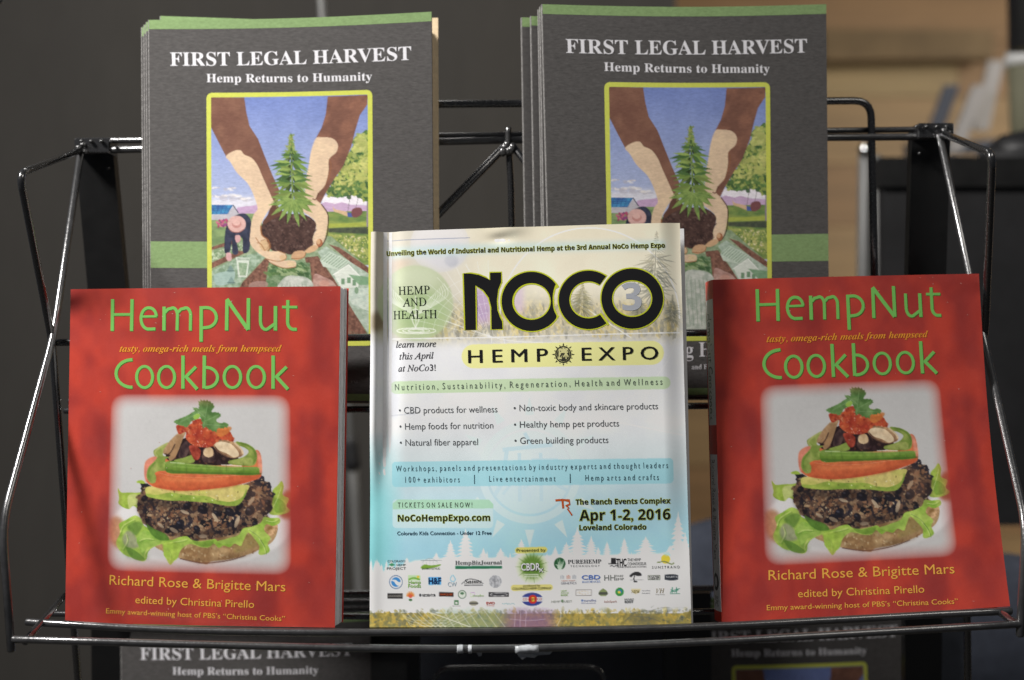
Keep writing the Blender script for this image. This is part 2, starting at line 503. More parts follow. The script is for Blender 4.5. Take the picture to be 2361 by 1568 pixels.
    def scatter(self, poly, n, smin, smax, cols, a=1.0, seed=1, sm=False, aspect=(1, 2.2), rot=None, density=None):
        r = np.random.default_rng(seed)
        p = np.asarray(poly, float)
        if sm: p = catmull(p)
        lo, hi = p.min(0), p.max(0)
        q = np.roll(p, -1, 0); done = 0; tries = 0
        while done < n and tries < n * 6:
            tries += 1
            x, y = lo + r.random(2) * (hi - lo)
            c = (p[:, 1] > y) != (q[:, 1] > y)
            xs = p[c, 0] + (y - p[c, 1]) * (q[c, 0] - p[c, 0]) / (q[c, 1] - p[c, 1])
            if (xs > x).sum() % 2 == 0: continue
            if density is not None and r.random() > density(x, y): continue
            done += 1
            s = smin + (smax - smin) * r.random() ** 2
            t = np.linspace(0, 2 * math.pi, 9, endpoint=False)
            k = r.uniform(*aspect); ro = r.random() * math.pi if rot is None else rot + r.normal() * .25
            rad = 1 + .25 * r.normal(size=9)
            ex, ey = s * k * np.cos(t) * rad, s * np.sin(t) * rad
            cc = np.array(cols[int(r.integers(len(cols)))], float) * r.uniform(.88, 1.1)
            self.fill(np.stack([x + ex * math.cos(ro) - ey * math.sin(ro), y + ex * math.sin(ro) + ey * math.cos(ro)], 1), np.clip(cc, 0, 255), a)
    def sample(self, pts):
        q = (np.asarray(pts, float) - np.array([self.x0, self.y0])) * self.res - .5
        x = np.clip(q[:, 0], 0, self.W - 1.001); y = np.clip(q[:, 1], 0, self.H - 1.001)
        xi = x.astype(int); yi = y.astype(int); fx = (x - xi)[:, None]; fy = (y - yi)[:, None]
        I = self.img
        return (I[yi, xi] * (1 - fx) + I[yi, xi + 1] * fx) * (1 - fy) + (I[yi + 1, xi] * (1 - fx) + I[yi + 1, xi + 1] * fx) * fy
def printed(cv, S, gain):
    def f(u, v):
        p = bil(S.ref, u, v)
        return np.clip(lin(np.clip(cv.sample(p), 0, 255)) * gain, 0, 0.9)
    return f

# ---------------- cookbook cover picture
LB = Layout(420, 1560, 2.0632)          # burger photograph
LT = Layout(240, 1100, 2.0008)          # cookbook title
LF = Layout(240, 2200, 2.0008)          # cookbook foot
COOK_REF = [(163, 667), (785, 660), (772, 1447), (150, 1435)]
def paint_cookbook():
    cv = Canvas(145, 650, 795, 1455, 1.4)
    H, W = cv.H, cv.W
    n1 = fbm(H, W, 130, 3, 3, .7); n2 = fbm(H, W, 60, 9, 3)
    t = np.clip((n1 - .35) / .35, 0, 1)
    base = np.array([188, 66, 52.]) * t[..., None] + np.array([160, 56, 50.]) * (1 - t[..., None])
    X, Y = cv.X, cv.Y
    def blob(x, y, rx, ry, s):
        return s * np.exp(-((X - x) / rx) ** 2 - ((Y - y) / ry) ** 2)
    d = np.zeros((H, W))
    for b in ((735, 740, 22, 70, .5), (745, 860, 35, 45, .3), (375, 760, 60, 40, .35), (560, 700, 50, 60, .3), (170, 690, 40, 30, .3),
              (240, 1010, 28, 60, .7), (245, 1190, 25, 50, .6), (730, 1100, 18, 90, .55), (735, 980, 20, 40, .4), (615, 1390, 30, 50, .5),
              (700, 1370, 25, 60, .4), (400, 1400, 60, 30, .25), (300, 770, 90, 20, .3), (560, 880, 60, 25, .3), (480, 880, 50, 18, .35),
              (250, 1380, 45, 45, .3), (740, 1270, 24, 60, .4), (420, 680, 40, 25, .25), (660, 880, 30, 30, .3)):
        d += blob(*b)
    d = np.clip(d * .85, 0, .7)[..., None]
    cv.img[:] = base * (1 - d) + np.array([118, 44, 46.]) * d
    cv.img += (n2[..., None] - .5) * 8
    # the picture with soft edges
    red = cv.img.copy()
    q = LB([(62, 38), (1542, 44), (1548, 1530), (28, 1492)])
    full = np.zeros((H, W)); r = cv.mask((q - np.array([cv.x0, cv.y0])) * cv.res)
    full[r[0]:r[0] + r[2].shape[0], r[1]:r[1] + r[2].shape[1]] = r[2]
    soft = np.clip((blur(full, 30) - .47) / .50, 0, 1) ** .62 * blur(full, 1)
    soft = blur(soft, 1)
    g = (204 - 12 * fbm(H, W, 200, 21, 2))[..., None] * np.array([1, .995, .99])
    cv.img[:] = g
    cv.lay = LB
    # plate rim
    cv.ell((800, 1160), 760, 330, (196, 192, 192), .5, feather=6, n=60)
    cv.ell((800, 1130), 745, 318, (222, 220, 220), 1, feather=5, n=60)
    cv.ell((800, 1250), 560, 200, (184, 180, 178), .6, feather=12, n=50)
    cv.fill([(60, 1060), (160, 1080), (200, 1300), (90, 1290), (40, 1180)], (190, 120, 60), .7, sm=True, feather=6)
    cv.fill([(1480, 860), (1568, 850), (1568, 1050), (1450, 1040)], (165, 80, 45), .85, sm=True, feather=6)
    G1, G2, G3, GD = (150, 182, 58), (112, 158, 48), (178, 203, 82), (62, 108, 38)
    # lettuce behind
    cv.fill([(275, 765), (320, 748), (352, 775), (345, 830), (300, 850), (215, 850), (150, 850), (120, 815), (130, 900), (125, 940), (170, 975), (215, 985), (250, 960), (290, 990), (310, 1040), (360, 900), (352, 800)], G1, sm=True, col2=G3, cell=30)
    cv.fill([(205, 880), (280, 870), (300, 940), (240, 960), (215, 985)], (205, 214, 130), .8, sm=True)
    cv.fill([(1400, 830), (1440, 790), (1470, 755), (1488, 800), (1480, 870), (1530, 900), (1510, 960), (1540, 1000), (1480, 1030), (1400, 1035), (1370, 1010), (1390, 900)], G1, sm=True, col2=G3, cell=30)
    cv.fill([(1420, 900), (1490, 930), (1500, 1000), (1420, 1010)], G2, .6, sm=True)
    cv.line([(1400, 980), (1440, 890), (1470, 800)], 5, (205, 220, 140), .8, sm=True)
    # bun
    bun = [(430, 1290), (520, 1340), (640, 1390), (760, 1418), (860, 1440), (900, 1415), (1040, 1400), (1180, 1365), (1270, 1330), (1400, 1250), (1440, 1130), (1380, 1060), (1250, 1020), (800, 1100), (430, 1200)]
    cv.fill(bun, (188, 152, 104), sm=True, col2=(150, 112, 70), cell=26)
    cv.scatter(bun, 260, 3, 9, [(205, 178, 132), (132, 92, 60), (170, 120, 80), (215, 190, 150)], .7, 4, sm=True)
    cv.fill([(1150, 1200), (1260, 1180), (1300, 1260), (1200, 1320), (1080, 1340)], (140, 122, 62), .6, sm=True, feather=3)
    cv.line([(640, 1392), (760, 1420), (860, 1430), (1040, 1408), (1180, 1368)], 9, (92, 58, 50), .75, sm=True)
    cv.fill([(1320, 1100), (1400, 1080), (1440, 1130), (1410, 1200), (1340, 1190)], (222, 176, 128), 1, sm=True, col2=(150, 110, 60), cell=14)
    # patty
    pat = [(350, 800), (310, 860), (285, 930), (290, 1000), (320, 1070), (380, 1130), (480, 1190), (620, 1215), (780, 1235), (900, 1232), (1060, 1200), (1200, 1150), (1310, 1080), (1370, 1000), (1400, 900), (1385, 830), (1340, 760), (1290, 735), (1200, 770), (900, 860), (500, 830)]
    cv.fill(pat, (120, 92, 72), sm=True, col2=(84, 62, 54), cell=26)
    cv.scatter(pat, 300, 8, 30, [(54, 44, 46), (92, 68, 58), (150, 118, 88), (48, 42, 50), (128, 92, 70)], .85, 11, sm=True)
    cv.scatter(pat, 70, 16, 38, [(34, 33, 44), (28, 28, 36), (44, 40, 50)], .92, 12, sm=True, aspect=(1, 1.6))
    cv.scatter(pat, 360, 5, 16, [(156, 122, 88), (132, 92, 64), (172, 140, 104), (112, 72, 52), (148, 104, 74)], .9, 13, sm=True)
    cv.scatter(pat, 240, 3, 7, [(190, 160, 118), (206, 182, 142), (100, 62, 44), (30, 28, 34), (186, 140, 96)], .9, 14, sm=True)
    for (x, y, s) in ((640, 1110, 44), (1215, 1000, 46), (1185, 880, 40), (780, 1150, 34), (1050, 1010, 42), (830, 990, 46), (700, 960, 38), (1130, 960, 34), (345, 900, 30), (1255, 1110, 30), (1360, 930, 26), (540, 1165, 28), (940, 1020, 30)):
        cv.ell((x, y), s, s * .78, (30, 30, 40), .93, rot=x, n=12)
        cv.ell((x - s * .25, y - s * .25), s * .35, s * .18, (88, 88, 104), .6, rot=.4, n=10)
    pat_c = [(180, 150, 116), (166, 132, 98)]
    for (x, y, w, h, ro) in ((930, 1055, 46, 14, 1.0), (1110, 1090, 54, 16, 1.9), (1225, 920, 44, 15, 2.2), (680, 1010, 40, 13, .4), (590, 1160, 40, 16, .5), (480, 1120, 34, 12, .6), (830, 1210, 38, 16, 0)):
        cv.ell((x, y), w, h, (196, 172, 140), .9, rot=ro, n=12)
    cv.fill([(285, 930), (290, 1000), (320, 1070), (380, 1130), (420, 1150), (340, 1020), (330, 930)], (60, 40, 40), .35, sm=True, feather=4)
    # tone of the patty in the printed photograph
    cv.fill([(300, 900), (370, 880), (560, 930), (800, 940), (1000, 965), (1180, 900), (1230, 800), (1190, 860), (1160, 990), (900, 1010), (600, 990), (380, 960)], (34, 26, 28), .5, sm=True, feather=8)
    cv.fill([(400, 1130), (620, 1205), (800, 1232), (1060, 1195), (1300, 1080), (1260, 1060), (1050, 1140), (800, 1170), (600, 1140)], (36, 26, 26), .45, sm=True, feather=9)
    cv.fill([(1180, 800), (1300, 780), (1380, 880), (1360, 1000), (1240, 1060), (1180, 1000)], (150, 100, 72), .30, sm=True, feather=10)
    # avocado
    cv.fill([(352, 815), (420, 800), (600, 820), (900, 815), (1190, 785), (1185, 850), (1160, 905), (1120, 945), (1060, 962), (980, 950), (900, 935), (800, 925), (660, 915), (560, 915), (450, 900), (370, 880)], (196, 194, 92), sm=True, col2=(214, 196, 110), cell=40)
    cv.fill([(360, 860), (450, 870), (560, 850), (700, 870), (860, 880), (960, 915), (1060, 925), (1150, 890), (1185, 820), (1180, 870), (1130, 945), (1060, 962), (980, 952), (900, 937), (800, 928), (660, 918), (560, 917), (450, 903), (372, 885)], (122, 158, 50), .95, sm=True, col2=(168, 190, 72), cell=30)
    cv.scatter([(400, 830), (1170, 800), (1100, 930), (600, 900)], 26, 3, 6, [(110, 100, 50), (240, 235, 200)], .8, 15)
    # tomato
    tom = [(345, 640), (360, 590), (420, 556), (520, 560), (800, 620), (1180, 610), (1240, 520), (1275, 500), (1302, 540), (1312, 640), (1300, 720), (1230, 755), (1100, 790), (900, 820), (700, 835), (560, 830), (430, 805), (365, 765), (345, 710)]
    cv.fill(tom, (214, 102, 62), sm=True, col2=(224, 122, 66), cell=60)
    cv.fill([(345, 640), (360, 590), (420, 556), (460, 570), (420, 640), (380, 700), (360, 770), (345, 710)], (226, 134, 112), .9, sm=True, feather=2)
    cv.fill([(1265, 505), (1300, 540), (1312, 640), (1300, 720), (1270, 735), (1280, 620)], (230, 142, 116), .9, sm=True, feather=2)
    cv.fill([(436, 676), (560, 700), (700, 712), (1000, 708), (1280, 690), (1306, 690), (1298, 722), (1230, 756), (1100, 790), (900, 820), (700, 835), (560, 829), (440, 806), (400, 780)], (222, 104, 56), 1, sm=True, col2=(208, 92, 50), cell=50)
    cv.fill([(480, 716), (640, 730), (900, 728), (1040, 722), (900, 756), (640, 762), (500, 744)], (236, 134, 76), .6, sm=True, feather=5)
    cv.fill([(430, 790), (700, 815), (1100, 770), (1290, 710), (1100, 795), (900, 824), (700, 838), (560, 832)], (178, 62, 36), .55, sm=True, feather=3)
    cv.line([(470, 690), (620, 718), (900, 722), (1180, 702)], 4, (240, 176, 130), .55, sm=True)
    # dark hollow behind the toppings
    cv.fill([(520, 560), (640, 420), (760, 400), (1000, 420), (1120, 560), (1040, 620), (700, 620)], (44, 28, 30), 1, sm=True)
    cv.scatter([(520, 560), (640, 420), (1000, 420), (1120, 560), (1040, 620), (700, 620)], 60, 6, 18, [(84, 56, 48), (60, 40, 44), (112, 60, 46)], .8, 17)
    # pepper strips
    P1, P2, P3 = (112, 148, 48), (150, 172, 66), (84, 122, 36)
    cv.fill([(1105, 430), (1190, 448), (1250, 488), (1272, 540), (1264, 605), (1230, 630), (1150, 628), (1048, 614), (1045, 588), (1130, 568), (1180, 545), (1204, 510), (1170, 480), (1108, 456)], (146, 162, 74), 1, sm=True, col2=(116, 142, 52), cell=30)
    cv.line([(1112, 438), (1190, 458), (1245, 500), (1262, 560), (1240, 612)], 14, (98, 130, 44), .8, sm=True)
    cv.fill([(1050, 596), (1140, 574), (1215, 560), (1240, 590), (1220, 620), (1120, 618)], (168, 176, 90), .7, sm=True, feather=1)
    cv.fill([(545, 438), (480, 468), (422, 505), (430, 548), (450, 560), (430, 590), (380, 640), (362, 700), (370, 742), (400, 774), (436, 765), (442, 720), (432, 690), (470, 672), (518, 668), (522, 620), (520, 575), (560, 560), (500, 545), (512, 500)], (128, 154, 60), 1, sm=True, col2=(158, 168, 84), cell=34)
    cv.line([(545, 442), (470, 480), (430, 522), (455, 558)], 16, (176, 180, 104), .8, sm=True)
    cv.line([(436, 600), (386, 660), (378, 730)], 14, (104, 140, 48), .8, sm=True)
    cv.fill([(525, 600), (600, 590), (690, 610), (860, 625), (1010, 640), (1160, 640), (1270, 640), (1290, 665), (1280, 700), (1180, 708), (1030, 700), (860, 697), (690, 692), (570, 692), (520, 670)], P1, sm=True, col2=(96, 138, 40), cell=40)
    cv.fill([(525, 595), (700, 608), (1000, 630), (1280, 642), (1270, 655), (1000, 645), (700, 625), (530, 618)], (150, 178, 86), .6, sm=True)
    cv.line([(560, 602), (680, 610)], 7, (226, 234, 200), .6); cv.line([(980, 622), (1150, 632)], 8, (240, 244, 226), .8)
    cv.fill([(530, 660), (700, 676), (1000, 684), (1280, 688), (1276, 704), (1030, 703), (690, 695), (560, 692)], (70, 108, 34), .7, sm=True, feather=1)
    cv.fill([(540, 618), (700, 634), (1000, 650), (1270, 658), (1270, 668), (1000, 664), (700, 650), (545, 640)], (146, 180, 80), .5, sm=True, feather=1)
    for x in (610, 690, 860, 1020, 1160): cv.line([(x, 606), (x + 6, 694)], 5, (82, 120, 42), .5)
    cv.fill([(590, 585), (680, 560), (740, 540), (765, 565), (750, 605), (660, 605)], (136, 158, 66), 1, sm=True)
    # mushrooms
    def mush(p, c1, c2): cv.fill(p, c1, 1, sm=True, col2=c2, cell=22)
    mush([(640, 350), (690, 345), (660, 420), (630, 500), (600, 560), (560, 590), (545, 560), (560, 540), (510, 535), (505, 500), (560, 420)], (196, 160, 118), (164, 124, 84))
    cv.line([(510, 530), (545, 535), (575, 500), (600, 450)], 9, (58, 38, 34), .8, sm=True)
    mush([(650, 470), (700, 420), (730, 440), (710, 520), (680, 560), (630, 560)], (52, 36, 40), (90, 66, 62))
    mush([(830, 520), (840, 490), (880, 478), (915, 500), (925, 560), (900, 600), (840, 600), (820, 560)], (112, 82, 70), (60, 42, 44))
    mush([(835, 510), (860, 480), (905, 485), (915, 540), (880, 560), (840, 545)], (228, 200, 158), (206, 168, 120))
    mush([(915, 460), (960, 420), (1040, 420), (1110, 450), (1160, 510), (1150, 550), (1090, 565), (1030, 560), (960, 520)], (190, 150, 106), (130, 92, 66))
    mush([(925, 450), (980, 430), (1060, 450), (1110, 500), (1125, 545), (1080, 560), (1030, 530), (960, 500)], (224, 196, 156), (236, 214, 176))
    cv.line([(1090, 440), (1140, 490), (1160, 530)], 14, (216, 190, 150), .9, sm=True)
    cv.line([(930, 470), (970, 520), (1040, 560), (1100, 570)], 7, (80, 52, 44), .8, sm=True)
    # salsa
    sal = [(610, 300), (620, 350), (640, 370), (690, 350), (690, 400), (720, 440), (770, 468), (860, 480), (910, 465), (960, 420), (1000, 415), (1060, 430), (1085, 420), (1060, 360), (1030, 330), (960, 280), (860, 250), (780, 245), (720, 290), (650, 290)]
    cv.fill(sal, (172, 54, 36), sm=True, col2=(198, 82, 44), cell=26)
    cv.scatter(sal, 90, 6, 18, [(196, 76, 44), (150, 42, 30), (210, 104, 60), (182, 60, 38)], .7, 18, sm=True)
    cv.scatter(sal, 60, 2, 6, [(240, 190, 170), (228, 150, 120)], .7, 19, sm=True)
    cv.fill([(715, 470), (760, 460), (810, 500), (800, 570), (760, 580), (730, 520)], (140, 44, 32), 1, sm=True, col2=(176, 70, 50), cell=14)
    cv.fill([(930, 340), (990, 310), (1060, 310), (1055, 340), (1010, 380), (960, 390)], (214, 120, 50), .8, sm=True, feather=1)
    # coriander leaf
    def leafy(pts, c, c2, jag, seed):
        rr = np.random.default_rng(seed)
        p = catmull(pts, True, 4); cen = p.mean(0)
        k = np.where(np.arange(len(p)) % 2 == 0, 1 + jag, 1 - jag)[:, None] + rr.normal(size=(len(p), 1)) * .02
        cv.fill(cen + (p - cen) * k, c, 1, col2=c2, cell=24)
    leafy([(592, 262), (640, 240), (700, 215), (760, 180), (790, 195), (780, 240), (740, 260), (700, 310), (660, 300), (610, 285)], (86, 128, 62), (108, 152, 84), .04, 1)
    leafy([(750, 150), (800, 150), (795, 100), (840, 88), (890, 100), (925, 140), (900, 185), (960, 190), (975, 220), (940, 250), (960, 275), (1020, 275), (1040, 300), (1000, 320), (950, 320), (940, 350), (880, 330), (850, 310), (830, 320), (820, 260), (800, 200), (765, 180)], (80, 122, 58), (112, 150, 84), .045, 2)
    cv.fill([(750, 225), (775, 200), (805, 205), (800, 235), (765, 248)], (140, 180, 70), 1, sm=True)
    for a, b in (((835, 310), (870, 110)), ((850, 260), (960, 210)), ((860, 290), (1010, 300)), ((790, 200), (640, 270)), ((850, 230), (770, 160))):
        cv.line([a, b], 4, (150, 186, 128), .6)
    # front lettuce
    lf = [(190, 1075), (260, 1040), (310, 1060), (340, 1120), (420, 1160), (500, 1190), (560, 1240), (640, 1215), (700, 1210), (740, 1240), (800, 1250), (880, 1240), (930, 1232), (960, 1250), (1040, 1225), (1120, 1200), (1160, 1145), (1230, 1130), (1300, 1100), (1330, 1050), (1380, 1060), (1450, 1060), (1455, 1100), (1400, 1125), (1350, 1110), (1330, 1160), (1380, 1220), (1360, 1270), (1375, 1330), (1330, 1360), (1285, 1355), (1290, 1290), (1250, 1230), (1200, 1180), (1160, 1250), (1140, 1290), (1090, 1270), (1050, 1300), (1000, 1285), (960, 1305), (920, 1270), (880, 1300), (820, 1300), (760, 1280), (710, 1275), (650, 1320), (620, 1390), (580, 1420), (560, 1445), (540, 1410), (505, 1360), (500, 1280), (440, 1290), (380, 1330), (360, 1400), (320, 1415), (260, 1390), (190, 1370), (130, 1320), (105, 1260), (140, 1180), (130, 1110)]
    cv.fill(lf, (140, 184, 56), sm=True, col2=(176, 206, 84), cell=34)
    cv.fill([(160, 1220), (200, 1165), (250, 1180), (280, 1230), (300, 1290), (250, 1310), (180, 1290)], (150, 150, 128), .8, sm=True, feather=3)
    cv.fill([(280, 1230), (340, 1160), (420, 1200), (490, 1240), (430, 1290), (370, 1300), (330, 1370), (300, 1300)], (128, 176, 60), 1, sm=True, col2=(164, 200, 84), cell=26)
    cv.fill([(360, 1110), (430, 1150), (520, 1190), (550, 1240), (470, 1240), (400, 1190)], (84, 130, 44), .9, sm=True)
    cv.fill([(200, 1130), (260, 1090), (330, 1110), (280, 1200), (230, 1170)], GD, .55, sm=True, feather=2)
    cv.fill([(190, 1300), (270, 1330), (350, 1400), (300, 1410), (230, 1380)], (96, 142, 50), .8, sm=True)
    cv.fill([(740, 1240), (800, 1255), (880, 1245), (920, 1240), (900, 1285), (830, 1295), (770, 1275)], (116, 158, 48), .8, sm=True)
    cv.fill([(950, 1250), (1040, 1230), (1120, 1205), (1150, 1160), (1190, 1150), (1150, 1230), (1100, 1265), (1000, 1275)], (168, 204, 80), .8, sm=True)
    for p in ([(300, 1250), (350, 1230), (420, 1235)], [(520, 1300), (560, 1350), (555, 1430)], [(1200, 1150), (1270, 1200), (1330, 1290)], [(1290, 1230), (1330, 1300), (1340, 1350)], [(140, 1180), (170, 1120), (260, 1070)], [(560, 1260), (640, 1250), (700, 1235)], [(160, 1320), (200, 1250), (190, 1190)], [(380, 1310), (350, 1350), (350, 1390)], [(1345, 1080), (1400, 1090), (1440, 1070)]):
        cv.line(p, 7, (206, 222, 130), .7, sm=True); cv.line(np.array(p) + 9, 6, (84, 132, 40), .5, sm=True)
    cv.fill([(500, 1270), (620, 1260), (640, 1310), (600, 1400), (560, 1443), (520, 1380)], (178, 204, 76), .7, sm=True, col2=(150, 184, 60), cell=22)
    cv.fill([(285, 930), (320, 1070), (400, 1150), (330, 1000), (345, 880)], (30, 22, 24), .4, sm=True, feather=8)
    cv.fill([(1400, 880), (1385, 1000), (1310, 1090), (1330, 960)], (40, 26, 24), .4, sm=True, feather=8)
    cv.fill([(660, 1370), (860, 1400), (1200, 1330), (1180, 1370), (860, 1432), (700, 1400)], (110, 80, 50), .5, sm=True, feather=6)
    cv.fill([(560, 1240), (760, 1262), (980, 1250), (1160, 1180), (1140, 1240), (960, 1290), (700, 1290)], (70, 100, 34), .28, sm=True, feather=8)
    cv.fill([(130, 1240), (240, 1330), (380, 1360), (330, 1400), (190, 1370)], (70, 104, 40), .35, sm=True, feather=8)
    im = cv.img.copy()
    im = .55 * im + .45 * blur(im, 1)
    gy = im.mean(2, keepdims=True); im = gy + (im - gy) * .85; food = np.clip((200 - im.min(2, keepdims=True)) / 40, 0, 1); im = im * (1 + (fbm(H, W, 12, 77, 3)[..., None] - .5) * .24 * food)
    pink = soft[..., None]
    cv.img[:] = red * (1 - pink) + im * pink
    cv.img += (fbm(H, W, 3, 44, 2)[..., None] - .5) * 6
    return cv

# ---------------- harvest booklet painting
LH = Layout(800, 350, 1.8889)
HARV_REF = [(343, 46), (995, 27), (1001, 930), (350, 925)]
def leaflet(cv, p, ang, L, w, c, a=1.0):
    d = np.array([math.cos(ang), math.sin(ang)]); pr = np.array([-d[1], d[0]])
    p = np.array(p, float); g = np.array([0, L * .10])
    cv.fill([p, p + d * L * .3 + pr * w, p + d * L * .62 + pr * w * .8 + g * .4, p + d * L + g, p + d * L * .62 - pr * w * .8 + g * .4, p + d * L * .3 - pr * w], c, a)
def fan(cv, p, ang, L, cols, r, lw=1.0, a=1.0, n=7):
    for k in range(n):
        o = (k - (n - 1) / 2); LL = L * (1 - .10 * abs(o) ** 1.15) * r.uniform(.88, 1.06)
        c = np.array(cols[int(r.integers(len(cols)))]) * r.uniform(.85, 1.12)
        leaflet(cv, p, ang + o * .30 + r.normal() * .05, LL, LL * .062 * lw, c, a)
def hemp_plant(cv, tip, base, width, seed=3, cols=((104, 134, 58), (76, 112, 56), (128, 152, 72)), lw=1.0, a=1.0):
    r = np.random.default_rng(seed); tip = np.array(tip, float); base = np.array(base, float)
    H = np.linalg.norm(base - tip)
    cv.line([tip, base], max(3, width * .04) * lw, cols[1], a)
    for i in range(15):                                   # the bud
        t = .02 + .22 * i / 15; p = tip * (1 - t) + base * t
        for s in (-1, 1):
            leaflet(cv, p, math.pi / 2 + s * (-1.9 + .9 * r.random()), width * (.10 + .9 * t) * .62, width * .035 * lw, np.array(cols[2]) * r.uniform(.8, 1.12), a)
    cv.line([tip * .8 + base * .2, base], max(4, width * .075) * lw, np.array(cols[1]) * .8, a)
    for t, k in ((.24, .36), (.31, .50), (.40, .80), (.50, .66), (.58, .86), (.68, .84), (.80, 1.0)):
        p = tip * (1 - t) + base * t
        for s in (-1, 1):
            q = p + np.array([s * width * .02, r.uniform(-.015, .015) * H])
            dark = [np.array(c) * .62 for c in cols]
            fan(cv, q + np.array([0, H * .02]), (0 if s > 0 else math.pi) + s * r.uniform(.65, .9), width * k * .72, dark, r, lw * 1.25, a, 3)
            fan(cv, q, (0 if s > 0 else math.pi) + s * r.uniform(.05, .55), width * k * r.uniform(.9, 1.25), cols, r, lw * 1.35, a, 4)
            leaflet(cv, q, math.pi / 2 + s * .15, width * k * .4, width * k * .03 * lw, np.array(cols[2]), a)
def paint_harvest():
    cv = Canvas(474, 196, 870, 800, 1.5)
    cv.lay = LH
    H, W = cv.H, cv.W
    t = np.clip((cv.Y - 210) / 300, 0, 1)[..., None]
    cv.img[:] = np.array([104, 124, 190.]) * (1 - t) + np.array([172, 182, 212.]) * t
    cv.img += (fbm(H, W, 60, 2, 3)[..., None] - .5) * 16
    R_ = cv.rng
    # clouds
    cv.fill([(80, 850), (450, 830), (450, 930), (80, 930)], (214, 210, 216), .8, feather=8)
    for (x, y, rx, ry) in ((270, 835, 110, 26), (230, 775, 60, 14), (130, 765, 40, 11), (180, 830, 60, 18), (350, 850, 60, 18), (110, 830, 30, 10)):
        for k in range(9):
            cv.ell((x + R_.uniform(-rx, rx) * .8, y + R_.uniform(-ry, ry) * .7), rx * .3, ry * .45, (222, 216, 212) if k % 2 else (176, 172, 184), .6, n=12)
    # far mountains
    cv.fill([(290, 915), (340, 905), (400, 900), (450, 890), (450, 985), (280, 985)], (184, 150, 186), 1, sm=False)
    cv.fill([(930, 820), (1280, 800), (1280, 900), (930, 900)], (226, 220, 228), 1, feather=3)
    cv.fill([(900, 890), (960, 870), (1030, 885), (1080, 872), (1140, 890), (1280, 900), (1280, 985), (900, 985)], (190, 158, 192), 1)
    # fields
    cv.fill([(80, 960), (480, 960), (480, 1300), (80, 1300)], (104, 132, 84), 1, col2=(132, 156, 98), cell=14, ax=3)
    cv.fill([(900, 945), (1290, 940), (1290, 1350), (900, 1350)], (96, 128, 66), 1, col2=(140, 156, 74), cell=14, ax=3)
    cv.fill([(980, 1035), (1290, 1025), (1290, 1055), (980, 1065)], (166, 176, 66), .9, feather=1)
    cv.fill([(980, 1070), (1290, 1060), (1290, 1115), (980, 1100)], (76, 84, 66), .9, feather=1, col2=(60, 66, 60), cell=10)
    cv.fill([(980, 1110), (1290, 1130), (1290, 1340), (1120, 1240), (980, 1190)], (110, 136, 66), 1, col2=(160, 168, 86), cell=10)
    cv.scatter([(990, 1120), (1280, 1140), (1280, 1320), (1000, 1190)], 120, 3, 8, [(206, 196, 120), (190, 190, 90), (84, 116, 54), (220, 210, 170)], .8, 22)
    # solar house
    cv.fill([(90, 965), (215, 962), (262, 905), (300, 960), (300, 1010), (90, 1010)], (176, 172, 180), 1)
    cv.fill([(94, 897), (262, 895), (215, 965), (94, 968)], (48, 92, 160), 1, col2=(60, 140, 190), cell=26)
    for k in range(4): cv.line([(94, 910 + k * 16), (250 - k * 9, 908 + k * 16)], 2, (30, 50, 100), .8)
    for k in range(5): cv.line([(120 + k * 32, 896), (100 + k * 30, 966)], 2, (30, 50, 100), .8)
    cv.line([(258, 893), (300, 955)], 6, (44, 44, 62), 1)
    cv.scatter([(130, 1010), (215, 1000), (215, 1050), (150, 1080)], 26, 6, 12, [(170, 60, 100), (130, 60, 110), (190, 90, 120)], .9, 23)
    # furrows and crop rows with the pictures in them
    cv.fill([(80, 1210), (480, 1130), (1000, 1130), (1290, 1380), (1290, 1960), (60, 1960)], (118, 142, 104), 1, col2=(150, 168, 132), cell=9)
    soil = (104, 70, 58)
    for q in ([(95, 1215), (260, 1160), (300, 1180), (90, 1240)], [(90, 1335), (300, 1240), (370, 1250), (90, 1380)],
              [(90, 1930), (330, 1480), (500, 1300), (560, 1300), (500, 1520), (380, 1960), (90, 1960)],
              [(800, 1290), (900, 1280), (1040, 1480), (1290, 1900), (1290, 1960), (1010, 1960), (860, 1500)],
              [(980, 1190), (1060, 1215), (1290, 1375), (1290, 1440), (1100, 1290)]):
        cv.fill(q, soil, 1, col2=(140, 96, 78), cell=8)
    cv.scatter([(90, 1900), (330, 1480), (500, 1300), (560, 1300), (500, 1520), (380, 1960)], 160, 3, 9, [(70, 46, 42), (150, 108, 90)], .7, 24)
    cv.fill([(90, 1400), (300, 1290), (500, 1240), (500, 1290), (330, 1470), (95, 1900)], (158, 180, 158), 1, col2=(110, 138, 108), cell=12)
    cv.scatter([(90, 1260), (300, 1190), (380, 1210), (90, 1330)], 120, 3, 8, [(176, 192, 160), (96, 124, 84)], .8, 25)
    cv.fill([(115, 1430), (190, 1400), (270, 1400), (260, 1470), (200, 1500), (130, 1500)], (150, 178, 170), .9, sm=True)
    cv.fill([(280, 1290), (385, 1295), (365, 1440), (300, 1440)], (196, 206, 192), 1)
    cv.fill([(300, 1330), (370, 1335), (355, 1430), (310, 1428)], (120, 150, 116), 1, col2=(150, 172, 140), cell=6)
    for k in range(4): cv.line([(292, 1298 + 4 * k), (380, 1302 + 4 * k)], 3, (120, 140, 118), .7)
    for (x, y) in ((240, 1350), (245, 1440)):
        cv.fill([(x - 25, y + 50), (x - 18, y + 25), (x, y), (x + 18, y + 25), (x + 25, y + 50)], (110, 140, 134), .9, sm=True)
        cv.line([(x - 30, y + 45), (x + 32, y + 42)], 5, (70, 92, 84), .8)
    cv.fill([(530, 1330), (840, 1330), (860, 1520), (960, 1960), (420, 1960), (500, 1520)], (126, 150, 112), 1, col2=(86, 120, 78), cell=10)
